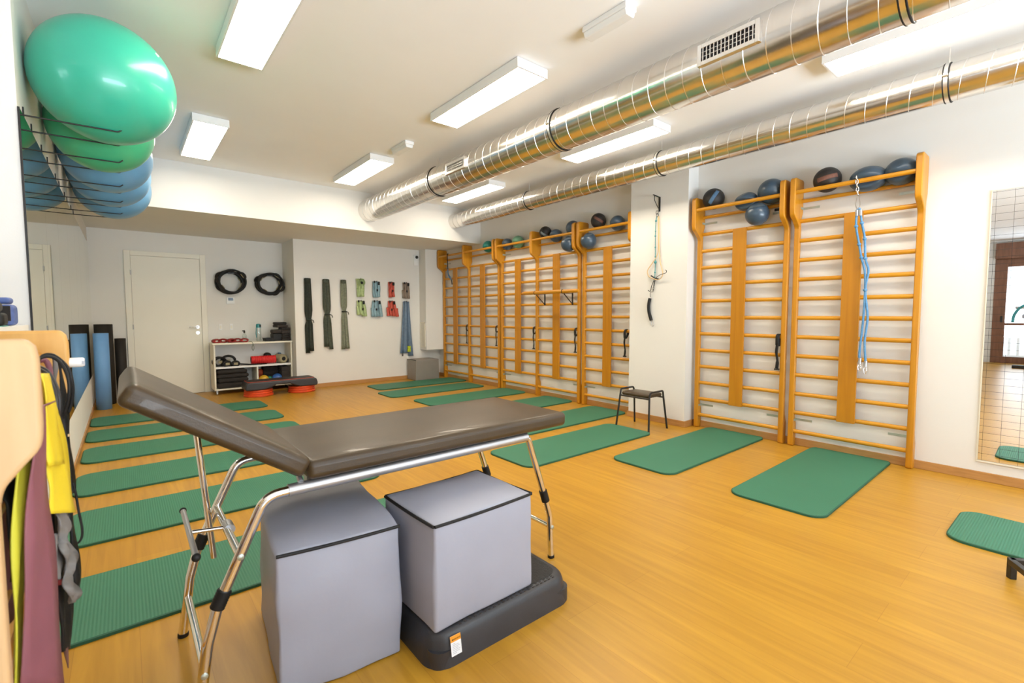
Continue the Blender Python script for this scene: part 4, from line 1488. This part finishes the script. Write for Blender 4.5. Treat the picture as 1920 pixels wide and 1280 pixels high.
lump('pouch', 'small dark pouch beside the right side of the shelf', 'pouch', (2.108, 8.56, ZM), (.016, .05, .034), 'black', .014, seed=6)
# lower left: folded blankets
z = .093
for i, (hh, lab) in enumerate(zip((.085, .068, .065, .068), ('bottom folded dark blanket in the lower left compartment', 'second folded dark blanket from the bottom of the lower left compartment', 'third folded dark blanket in the lower left compartment', 'top folded dark blanket of the lower left compartment'))):
    lump('folded_blanket', lab, 'blanket', (1.29 - .012 * (i == 3), 8.585, z), (.215 - .01 * (i % 2), .17, hh / 2), 'charcoal', .028, .03 * (i % 2), 'folded blankets', bul=(.005, .005, 0), wr=.006, seed=20 + i)
    z += hh + .001
# lower right
z = .093
for i in range(4):
    lump('yoga_block', ['lowest dark block of the right stack', 'second dark block from the bottom of the right stack', 'third dark block of the right stack', 'top dark block of the right stack'][i] + ' in the lower right compartment', 'block', (2.06, 8.60, z), (.062, .15, .034), 'charcoal2', .008, 0, 'dark blocks in the lower right compartment', bul=(0, 0, 0), wr=0)
    z += .0695
z = .093
for i in range(4):
    lump('yoga_block', ['lowest dark block of the rear stack', 'second dark block from the bottom of the rear stack', 'third dark block of the rear stack', 'top dark block of the rear stack'][i] + ' behind the coloured balls', 'block', (1.87, 8.70, z), (.115, .075, .034), 'charcoal', .008, 0, 'dark blocks in the lower right compartment', bul=(0, 0, 0), wr=0)
    z += .0695
for x, y, r, mk, lab in ((1.735, 8.50, .077, 'ballyellow', 'yellow ball in the lower right compartment'), (1.935, 8.50, .082, 'ballblue', 'blue ball in the lower right compartment'),
                         (1.83, 8.555, .062, 'ballgreen', 'dark green ball between the yellow and blue ones')):
    o = MB().ball((x, y, .093 + r), r, n=24, m=16).build('small_ball', M[mk], loc=(x, y, .093), smooth=180)
    tag(o, lab, 'ball', 'coloured balls in the shelf')
o = MB().ball((1.71, 8.66, .275), .055, 1, .8, 1.1, 16, 12, fn=lambda d: 1 + .18 * math.sin(d.x * 9) * math.cos(d.y * 7)).ball((1.71, 8.66, .16), .06, 1, .9, 1.1, 14, 10).build('rubber_bundle', M['orangerag'], loc=(1.71, 8.66, .093), smooth=180)
tag(o, 'orange red rubber bundle behind the yellow ball', 'bundle')

# ------------------------------------------------------------------ raised step platform in front of the shelf
PXL, PXR, PYF, PYB = 1.345, 2.375, 7.79, 8.17
t = thing('step_platform', 'dark step platform raised on red discs in front of the shelf', 'step', (1.86, 7.98, .105))
prof = [(PXL + .006, .107), (PXL + .255, .107), (PXL + .34, .130), (PXL + .42, .168), (PXR - .42, .168), (PXR - .34, .130), (PXR - .255, .107), (PXR - .006, .107),
        (PXR, .15), (PXR - .012, .205), (PXR - .04, .228), (PXL + .04, .228), (PXL + .012, .205), (PXL, .15)]
MB().prism(prof, 'y', PYF, PYB).build('platform', M['stepblack'], t, bevel=.03, seg=4, smooth=50)
MB().prism(rrect(PXL + .045, PXR - .045, PYF + .035, PYB - .035, .05, 6), 'z', .2282, .2325).build('grip_top', M['steptop'], t)
tr = rrect(PXL + .04, PXR - .04, PYF + .03, PYB - .03, .05, 6)
MB().tube(lift(tr, .2285), .0035, 6, closed=True).build('orange_trim', M['orange'], t, smooth=60)
for cx, side in ((PXL + .205, 'left'), (PXR - .20, 'right')):
    for k, pos in enumerate(('bottom', 'middle', 'top')):
        z0 = .0015 + k * .0350
        r_ = .198 - .004 * k
        d = thing('riser_disc', '%s red riser disc under the %s end of the step platform' % (pos, side), 'riser', (cx, 7.98, z0), 'red riser discs')
        Mx = Matrix.Translation((cx, 7.98, z0)) @ Matrix.Diagonal((1.03, .95, 1, 1))
        MB().lathe([(r_ - .008, 0), (r_, .006), (r_, .026), (r_ - .008, .0335)], 40, Mx).build('disc', M['orange'], d, smooth=40)
        MB().lathe([(r_ + .001, .0145), (r_ + .0025, .0155), (r_ + .001, .0165)], 40, Mx, caps=False).build('groove', M['redcuff'], d, smooth=40)

# ------------------------------------------------------------------ bands hanging on the back wall
YW = YB - .001
def wall_hook(x, z, parent):
    h = MB()
    h.box((x - .022, YW - .006, z - .012), (x + .022, YW, z + .012))
    h.tube(bend([(x, YW - .004, z), (x, YW - .075, z), (x, YW - .075, z + .02)], .01), .006, 8)
    return h.build('hook', M['blackmetal'], parent, smooth=40)


def long_strap(xt, zt, xb, zb, w0, w1, mk, label, knot=.55, seed=0, tails=3):
    t = thing('elastic_strap', label, 'strap', (xt, YW, zb), 'long elastic straps on the back wall')
    rr = random.Random(seed)
    b = MB()
    for k in range(tails):
        off = (k - (tails - 1) / 2)
        pts, ws = [], []
        zbk = zb + rr.uniform(0, .05)
        for i in range(17):
            s = i / 16
            squeeze = 1 - .45 * math.exp(-((s - knot) / .05) ** 2)
            w = (w0 + (w1 - w0) * s) * squeeze
            x = xt + (xb - xt) * s + off * w * .30 + .004 * math.sin(7 * s + k * 2 + seed)
            y = YW - .035 - .010 * k - .008 * math.sin(5 * s + k)
            pts.append((x, y, zt + (zbk - zt) * s))
            ws.append(w * .62)
        b.ribbon(pts, V((1, .25 * off, 0)), ws)
    b.build('elastic', M[mk], t, solid=.004, smooth=60)
    kx = xt + (xb - xt) * knot
    kz = zt + (zb - zt) * knot
    k_ = MB()
    k_.tube([(kx - w1 * .36, YW - .048, kz), (kx, YW - .062, kz + .004), (kx + w1 * .36, YW - .048, kz), (kx, YW - .03, kz)], .012, 8, closed=True)
    k_.tube(spl([(kx + w1 * .3, YW - .05, kz), (kx + w1 * .6, YW - .055, kz - .01), (kx + w1 * .7, YW - .05, kz - .05)], 4), .006, 6)
    k_.build('tie', M['strapdark'], t, smooth=60)
    b = MB()
    b.rbox((xt, YW - .045, zt - .025), (w0 * .48, .026, .032), .01, 2)
    b.build('top_fold', M['strapdark' if mk == 'strapdark' else 'strapmid'], t, smooth=180)
    wall_hook(xt, zt - .015, t)


long_strap(2.360, 1.830, 2.372, .590, .088, .110, 'strapdark', 'blackish green long strap, left of the three hanging on the back wall', seed=1)
long_strap(2.656, 1.826, 2.680, .640, .092, .120, 'strapmid', 'grey green long strap, middle of the three on the back wall', seed=2, knot=.5)
long_strap(2.951, 1.828, 2.968, .620, .075, .105, 'strapsage', 'pale sage long strap, right of the three on the back wall', seed=3, knot=.45)


def short_band(x, zt, zb, w, mk, label, lean=0.0, spread=0.0, seed=0, roll_=False):
    t = thing('resistance_band', label, 'band', (x, YW, zb), 'short folded bands on the back wall')
    rr = random.Random(seed)
    b = MB()
    n = 4
    for k in range(n):
        off = (k - (n - 1) / 2) / n
        y0 = YW - .03 - .012 * (k % 2) - .006 * k
        wd = w / n * 1.45
        pts = []
        zk = zb + rr.uniform(0, .03)
        for i in range(11):
            s = i / 10
            xx = x + off * w * (.75 + spread * s * 1.5) + lean * s + .010 * math.sin(4 * s + k * 1.3 + seed) * s
            bulge = .025 * math.sin(PI * s) * (1 if k % 2 else .4)
            pts.append((xx, y0 - bulge, zt + (zk - zt) * s))
        e = pts[-1]
        pts += [(e[0] + .004, e[1] - .012, e[2] - .006), (e[0] + .004, e[1] - .026, e[2] + .012), (e[0] - .006, e[1] - .026, e[2] + .07), (e[0] - .008, e[1] - .014, e[2] + .15)]
        b.ribbon(spl(pts, 2), V((1, .35 * off, 0)), wd)
    b.build('folds', M[mk], t, solid=.004, smooth=60)
    if roll_:
        c = MB()
        for r_ in (.028, .045, .062):
            c.lathe([(r_, -.04), (r_ + .006, -.04), (r_ + .006, .03), (r_, .03), (r_, -.04)], 22, Matrix.Translation((x + .005, YW - .07, zt - .065)) @ Matrix.Rotation(PI / 2, 4, 'X'), caps=False)
        c.build('coil', M[mk], t, smooth=50)
        MB().ball((x + .01, YW - .10, zt - .075), .022, 1, .7, 1.1, 12, 8).build('end_piece', M['black'], t, smooth=180)
    else:
        for dx, dz, s_ in ((-w * .36, -.012, .016), (w * .28, -.035, .024), (rr.uniform(-.02, .02), -.55 * (zt - zb), .016)):
            MB().rbox((x + dx + lean * (-dz / (zt - zb)), YW - .085, zt + dz), (s_ * .75, .012, s_ * 1.2), .006, 1).build('end_piece', M['black'], t, smooth=180)
    wall_hook(x, zt - .008, t)


short_band(3.250, 1.865, 1.550, .150, 'bandgreen', 'pale green band coiled at the top, upper row', spread=-.25, seed=1, roll_=True)
short_band(3.250, 1.480, 1.205, .135, 'bandgreen', 'folded pale green band, lower row', lean=.02, spread=.25, seed=2)
short_band(3.545, 1.830, 1.540, .125, 'bandblue', 'folded pale blue band, upper row', seed=3, spread=.1)
short_band(3.545, 1.484, 1.195, .150, 'bandblue', 'spread out pale blue band, lower row', spread=.45, seed=4)
short_band(3.835, 1.829, 1.535, .105, 'bandred', 'neatly folded coral band, upper row', seed=5)
short_band(3.835, 1.482, 1.190, .130, 'bandred', 'spread out coral band, lower row', lean=.015, spread=.55, seed=6)
short_band(4.132, 1.829, 1.535, .120, 'bandtaupe', 'folded taupe band, upper row', seed=7)
# long blue band
t = thing('resistance_band', 'long steel blue band hanging below the taupe one, with a lime tag', 'band', (4.13, YW, .47), 'long elastic straps on the back wall')
b = MB()
for k in range(4):
    off = (k - 1.5) / 4
    pts, ws = [], []
    for i in range(13):
        s = i / 12
        w = .115 + .145 * s
        pts.append((4.135 + off * w * .9 - .004 * s, YW - .03 - .012 * (k % 2) - .010 * math.sin(PI * s + k), 1.478 + ((.44 if k > 2 else .50) - 1.478) * s))
        ws.append(w / 4 * 1.5)
    b.ribbon(pts, V((1, .4 * (-1) ** k, 0)), ws)
b.build('folds', M['bandsteel'], t, solid=.004, smooth=60)
MB().box((4.135, YW - .075, .525), (4.20, YW - .066, .635)).build('tag', M['limetag'], t)
MB().tube([(4.045, YW - .05, .50), (4.045, YW - .05, .445)], .011, 8).build('end_piece', M['blackmetal'], t, smooth=50)
wall_hook(4.135, 1.472, t)
# white sensor
t = thing('security_sensor', 'small white wall sensor with a black dome near the soffit', 'sensor', (4.36, YB, 2.23))
MB().box((4.318, 8.165, 2.165), (4.402, 8.1995, 2.37)).build('body', M['white'], t, bevel=.012, seg=3)
MB().ball((4.375, 8.158, 2.325), .030, n=18, m=12).build('dome', M['blackgloss'], t, smooth=180)

# ------------------------------------------------------------------ low wooden rack at the left, with bands and cuffs
RY0, RY1, RZ = 1.20, 1.80, 1.206
t = thing('wooden_rack', 'low wooden rack with rounded side boards at the left edge, hung with bands', 'rack', (-.2, 1.5, 0))
def rack_side(y, m):
    front = spl([(-.184, 0, .905), (-.176, 0, .938), (-.150, 0, .975), (-.128, 0, 1.005), (-.123, 0, 1.045)], 4)
    p = [(-.184, .0), (-.184, .86)] + [(q.x, q.z) for q in front]
    p += [(-.123, 1.170), (-.127, 1.192), (-.138, 1.2055), (-.345, 1.206), (-.356, 1.195), (-.356, 0)]
    MB().prism(p, 'y', y, y + .035).build('side_board', M[m], t, bevel=.008, seg=3, smooth=50)
rack_side(RY0, 'pale')
rack_side(RY1, 'amber')
for z in (.14, .32, .50, .68, .86):
    MB().tube([(-.215, RY0 + .03, z), (-.215, RY1 + .005, z)], .016, 12).build('rung', M['rung'], t, smooth=50)
MB().tube([(-.185, RY0 + .03, 1.135), (-.185, RY1 + .005, 1.135)], .013, 12).build('hanging_rail', M['rung'], t, smooth=50)
pg = MB().lathe([(.0, 0), (.0125, .0005), (.0135, .004), (.0135, .030), (.011, .0345), (0, .035)], 18, Matrix.Translation((-.126, 1.818, 1.113)) @ Matrix.Rotation(PI / 2, 4, 'Y'), caps=False).build('white_peg', M['white'], t, smooth=50)
pg['label'] = 'white knob on the end board'
MB().box((-.097, 1.8035, 1.1085), (-.0905, 1.8055, 1.1175)).build('knob_slot', M['greyprint'], pg)


def edge_sheet(name, mk, label, cat, L, R, yl, yr, group='bands on the wooden rack', solid=.0025, waves=.003, mids=4):
    """cloth strip between two edges given as picture points at known depths"""
    k = max(len(L), len(R))
    lp = [at(px_, py_, 'y', yl[i] if isinstance(yl, list) else yl) for i, (px_, py_) in enumerate(L)]
    rp = [at(px_, py_, 'y', yr[i] if isinstance(yr, list) else yr) for i, (px_, py_) in enumerate(R)]
    lp, rp = spl(lp, 4), spl(rp, 4)
    rows = []
    for i, (a, c) in enumerate(zip(lp, rp)):
        nrm = (c - a).cross(V((0, 0, 1)))
        if nrm.length > 1e-6:
            nrm.normalize()
        rows.append([a + (c - a) * (j / mids) + nrm * waves * math.sin(j * 2.1 + i * .5) for j in range(mids + 1)])
    return rows


# mauve band over the rail
t = thing('resistance_band', 'long mauve band hanging over the wooden rack rail', 'band', (-.14, 1.35, .4), 'bands on the wooden rack')
rows = edge_sheet('', '', '', '', [(76, 760), (60, 855), (54, 940), (48, 1040), (43, 1150), (40, 1290)], [(84, 760), (88, 855), (92, 950), (101, 1040), (111, 1150), (122, 1290)], 1.28, 1.40)
MB().sheet(rows).build('front_layer', M['mauve'], t, solid=.003, smooth=60)
topL, topR = rows[0][0], rows[0][-1]
loop = [topL * .5 + topR * .5, V((-.158, 1.34, 1.06)), V((-.168, 1.36, 1.13)), V((-.185, 1.36, 1.153)), V((-.204, 1.36, 1.13)), V((-.206, 1.36, .98)), V((-.206, 1.36, .62))]
MB().ribbon(spl(loop, 4), V((.25, 1, 0)), .11).build('back_layer', M['mauve'], t, solid=.003, smooth=60)
# lime band
t = thing('resistance_band', 'long lime yellow band beside the mauve one on the wooden rack', 'band', (-.17, 1.3, .4), 'bands on the wooden rack')
rows = edge_sheet('', '', '', '', [(34, 850), (28, 900), (25, 990), (25, 1090), (27, 1180), (30, 1290)], [(58, 850), (57, 900), (54, 990), (47, 1060), (41, 1150), (40, 1290)], 1.27, 1.33)
MB().sheet(rows).build('front_layer', M['lime'], t, solid=.003, smooth=60)
MB().ribbon(spl([rows[0][2], V((-.168, 1.30, 1.10)), V((-.170, 1.30, 1.14)), V((-.185, 1.30, 1.153)), V((-.203, 1.30, 1.12)), V((-.205, 1.30, .9))], 4), V((.25, 1, 0)), .05).build('back_layer', M['lime'], t, solid=.003, smooth=60)
# yellow band, two layers
t = thing('resistance_band', 'bright yellow band folded double over the wooden rack rail', 'band', (-.12, 1.45, .85), 'bands on the wooden rack')
rows = edge_sheet('', '', '', '', [(74, 705), (80, 745), (86, 820), (84, 870), (91, 920), (91, 963)], [(90, 705), (104, 745), (119, 805), (125, 860), (134, 915), (143, 960)], 1.40, 1.52)
MB().sheet(rows).build('long_layer', M['yellow'], t, solid=.003, smooth=60)
rows2 = edge_sheet('', '', '', '', [(75, 700), (83, 745), (87, 820), (92, 873)], [(88, 700), (103, 750), (112, 815), (117, 870)], 1.375, 1.475)
MB().sheet(rows2).build('short_layer', M['yellow'], t, solid=.003, smooth=60)
MB().ribbon(spl([rows[0][2], V((-.160, 1.45, 1.10)), V((-.170, 1.45, 1.14)), V((-.185, 1.45, 1.156)), V((-.202, 1.45, 1.13)), V((-.204, 1.45, 1.0))], 4), V((.2, 1, 0)), .06).build('fold', M['yellow'], t, solid=.003, smooth=60)


def loop_tube(name, label, pts, y, r, mk, cat='tube', group='bands on the wooden rack', closed=False):
    q = [at(px_, py_, 'y', y + .012 * math.sin(i)) for i, (px_, py_) in enumerate(pts)]
    o = MB().tube(spl(q, 6, closed), r, 8, closed=closed).build(name, M[mk], loc=q[0], smooth=60)
    return tag(o, label, cat, group)


loop_tube('rubber_tube', 'black rubber tube looping widest over the wooden rack', [(72, 674), (85, 665), (100, 666), (116, 677), (128, 692), (134, 712), (136, 735), (131, 765), (120, 785), (112, 800)], 1.66, .0042, 'black')
loop_tube('rubber_tube', 'second black rubber tube just inside the widest loop on the rack', [(72, 672), (88, 668), (104, 672), (118, 686), (127, 706), (130, 730), (126, 758), (116, 785)], 1.62, .0040, 'black')
loop_tube('rubber_tube', 'thick black tube curling beside the yellow band', [(72, 688), (85, 694), (96, 708), (105, 726), (110, 745), (111, 770), (113, 800), (115, 828)], 1.55, .0055, 'blackgloss')
loop_tube('rubber_tube', 'thick black tube doubled under the first beside the yellow band', [(71, 692), (84, 699), (93, 714), (101, 732), (106, 755), (107, 785), (110, 815)], 1.53, .0050, 'blackgloss')
loop_tube('rubber_tube', 'thin mauve loop hanging behind the black tubes', [(73, 676), (84, 675), (91, 685), (94, 705), (92, 730), (90, 745)], 1.69, .0065, 'mauve')
loop_tube('rubber_tube', 'grey strap loop behind the black tubes on the rack', [(80, 668), (92, 666), (103, 670), (104, 690), (100, 712), (101, 738)], 1.71, .0060, 'greyvelcro')
# dark strap hanging to the right of the yellow band
t = thing('carry_strap', 'black webbing strap hanging right of the yellow band', 'strap', (-.12, 1.6, .8), 'bands on the wooden rack')
rows = edge_sheet('', '', '', '', [(109, 676), (112, 720), (117, 770), (120, 800), (127, 860), (134, 905), (137, 925)], [(114, 676), (120, 720), (126, 770), (130, 812), (136, 860), (138, 905), (141, 920)], 1.64, 1.67, mids=2)
MB().sheet(rows).build('webbing', M['black'], t, solid=.004, smooth=60)
q = [at(px_, py_, 'y', 1.65) for px_, py_ in ((121, 817), (131, 815))]
MB().bar(q[0], q[1], .008, .006).build('buckle', M['creamrope'], t)
q = [at(px_, py_, 'y', 1.65) for px_, py_ in ((137, 905), (142, 925), (148, 960), (154, 990), (153, 1008), (145, 1018), (137, 1012), (135, 985), (134, 950))]
MB().tube(spl(q, 5), .0028, 6).build('thin_tail', M['black'], t, smooth=60)
# black cuffs with grey hook and loop tape
t = thing('velcro_strap', 'bundle of black straps with grey wavy tape hanging below the yellow band', 'strap', (-.12, 1.5, .5), 'bands on the wooden rack')
rows = edge_sheet('', '', '', '', [(92, 950), (96, 1000), (102, 1060), (108, 1120), (114, 1180), (118, 1222)], [(118, 950), (124, 990), (128, 1060), (133, 1120), (134, 1180), (131, 1215)], 1.50, 1.56, mids=4)
MB().sheet(rows).build('black_layer', M['black'], t, solid=.006, smooth=60)
rows = edge_sheet('', '', '', '', [(126, 960), (132, 1010), (134, 1050), (138, 1085), (140, 1100)], [(136, 960), (141, 1010), (146, 1050), (151, 1085), (149, 1102)], 1.55, 1.58, mids=2)
MB().sheet(rows).build('side_layer', M['black'], t, solid=.006, smooth=60)
wl = [(100, 958), (108, 985), (112, 1010), (118, 1035), (120, 1060), (122, 1085), (126, 1105), (130, 1130)]
wr_ = [(120, 955), (134, 988), (128, 1012), (141, 1040), (142, 1062), (137, 1088), (148, 1112), (136, 1130)]
rows = edge_sheet('', '', '', '', wl, wr_, [1.47, 1.44, 1.48, 1.45, 1.48, 1.46, 1.44, 1.47], [1.50, 1.53, 1.49, 1.53, 1.50, 1.53, 1.50, 1.51], waves=.006)
MB().sheet(rows).build('grey_tape', M['greyvelcro'], t, solid=.003, smooth=60)
rows = edge_sheet('', '', '', '', [(101, 1000), (103, 1030), (107, 1062), (109, 1085)], [(108, 1000), (112, 1030), (113, 1060), (111, 1090)], 1.46, 1.48, mids=2)
MB().sheet(rows).build('pale_tape', M['greyvelcro'], t, solid=.003, smooth=60)
q = [at(px_, py_, 'y', 1.47) for px_, py_ in ((108, 1091), (121, 1090))]
MB().bar(q[0], q[1], .006, .012).build('red_stitching', M['redcuff'], t)
q = [at(px_, py_, 'y', 1.52) for px_, py_ in ((123, 1215), (126, 1235), (128, 1252))]
MB().tube(q, [.005, .003, .001], 6).build('frayed_end', M['brownstrap'], t, smooth=60)
# dark strap at the far left below the board
t = tag(MB().sheet(edge_sheet('', '', '', '', [(-12, 925), (2, 935), (17, 950), (19, 1010), (22, 1090)], [(30, 895), (29, 915), (26, 945), (25, 1010), (25, 1090)], 1.30, 1.33, mids=2)).build('velcro_strap', M['black'], loc=(-.19, 1.32, .8), solid=.004, smooth=60),
        'black strap showing below the pale side board at the left edge', 'strap', 'bands on the wooden rack')

# wrist weights on the low wall
WZ = 1.199
t = thing('wrist_weight', 'black wrist weight lying on the white ledge at the left edge', 'wrist weight', (-.47, 2.93, WZ), 'wrist weights on the white ledge')
MB().rbox((-.470, 2.90, WZ + .030), (.085, .05, .027), .014, 4, wr=.003).build('lower_pad', M['black'], t, smooth=180)
MB().rbox((-.476, 2.90, WZ + .082), (.078, .045, .023), .018, 4, wr=.004).build('upper_pad', M['charcoal'], t, smooth=180)
MB().rbox((-.470, 2.90, WZ + .0015), (.086, .052, .0015), .001, 2).build('mint_trim', M['mintfoam'], t)
t = thing('wrist_weight', 'blue wrist weight standing beside the black one on the white ledge', 'wrist weight', (-.42, 3.08, WZ), 'wrist weights on the white ledge')
MB().rbox((-.430, 3.08, WZ + .048), (.053, .06, .047), .018, 4, wr=.003).build('pad', M['wristblue'], t, smooth=180)
MB().rbox((-.432, 3.08, WZ + .112), (.044, .05, .014), .012, 4, wr=.003).build('flap', M['wristblue'], t, smooth=180)
MB().box((-.425, 3.012, WZ + .022), (-.385, 3.02, WZ + .088)).build('closure', M['charcoal'], t)

# ------------------------------------------------------------------ the adjoining room, seen only in the gridded mirror
t = thing('training_machine', 'training machine with curved pale handle in front of the glazed door in the mirror', 'machine', (-5.6, .75, 0))
k = MB()
k.box((-6.1, .25, 0), (-5.1, .42, .09)); k.box((-5.75, .1, .0), (-5.55, .95, .07))
k.build('base', M['blackmetal'], t, bevel=.01)
k = MB()
k.tube(bend([(-5.6, .35, .08), (-5.6, .35, 1.1), (-5.6, .55, 1.35), (-5.6, .95, 1.35)], .12), .03, 10)
k.build('frame', M['satin'], t, smooth=50)
MB().tube(spl([(-5.58, .98, 1.02), (-5.58, .95, 1.22), (-5.58, .82, 1.40), (-5.58, .55, 1.46)], 6), .028, 10).build('handle', M['teal'], t, smooth=50)
MB().rbox((-5.6, .68, 1.16), (.10, .16, .05), .03, 4).build('pad', M['greyfabric'], t, smooth=180)
MB().rbox((-5.6, .30, .52), (.18, .16, .28), .06, 4).build('flywheel_cover', M['purple'], t, smooth=180)
t = thing('weight_bench', 'low dark bench beside the wooden frame of the glazed door in the mirror', 'bench', (-6.2, 1.75, 0))
MB().rbox((-6.2, 1.78, .12), (.25, .20, .03), .02, 3).build('pad', M['vinyl'], t, smooth=180)
k = MB()
for x in (-6.38, -6.02):
    k.box((x - .02, 1.62, 0), (x + .02, 1.94, .095))
k.build('stand', M['blackmetal'], t)
t = thing('balcony_railing', 'pale balcony railing outside the glazed door, seen in the mirror', 'railing', (-7.7, .1, 0))
k = MB()
k.box((-7.74, -2, .86), (-7.66, 2.2, .92)); k.box((-7.72, -2, .12), (-7.68, 2.2, .16))
for i in range(27):
    y = -1.95 + i * .155
    k.box((-7.715, y - .025, .16), (-7.685, y + .025, .86))
k.build('bars', M['white'], t)
sbox('trim_3', (-9.5, -3.5, -.12), (XF - .1, 3.5, -.02), M['paving'])
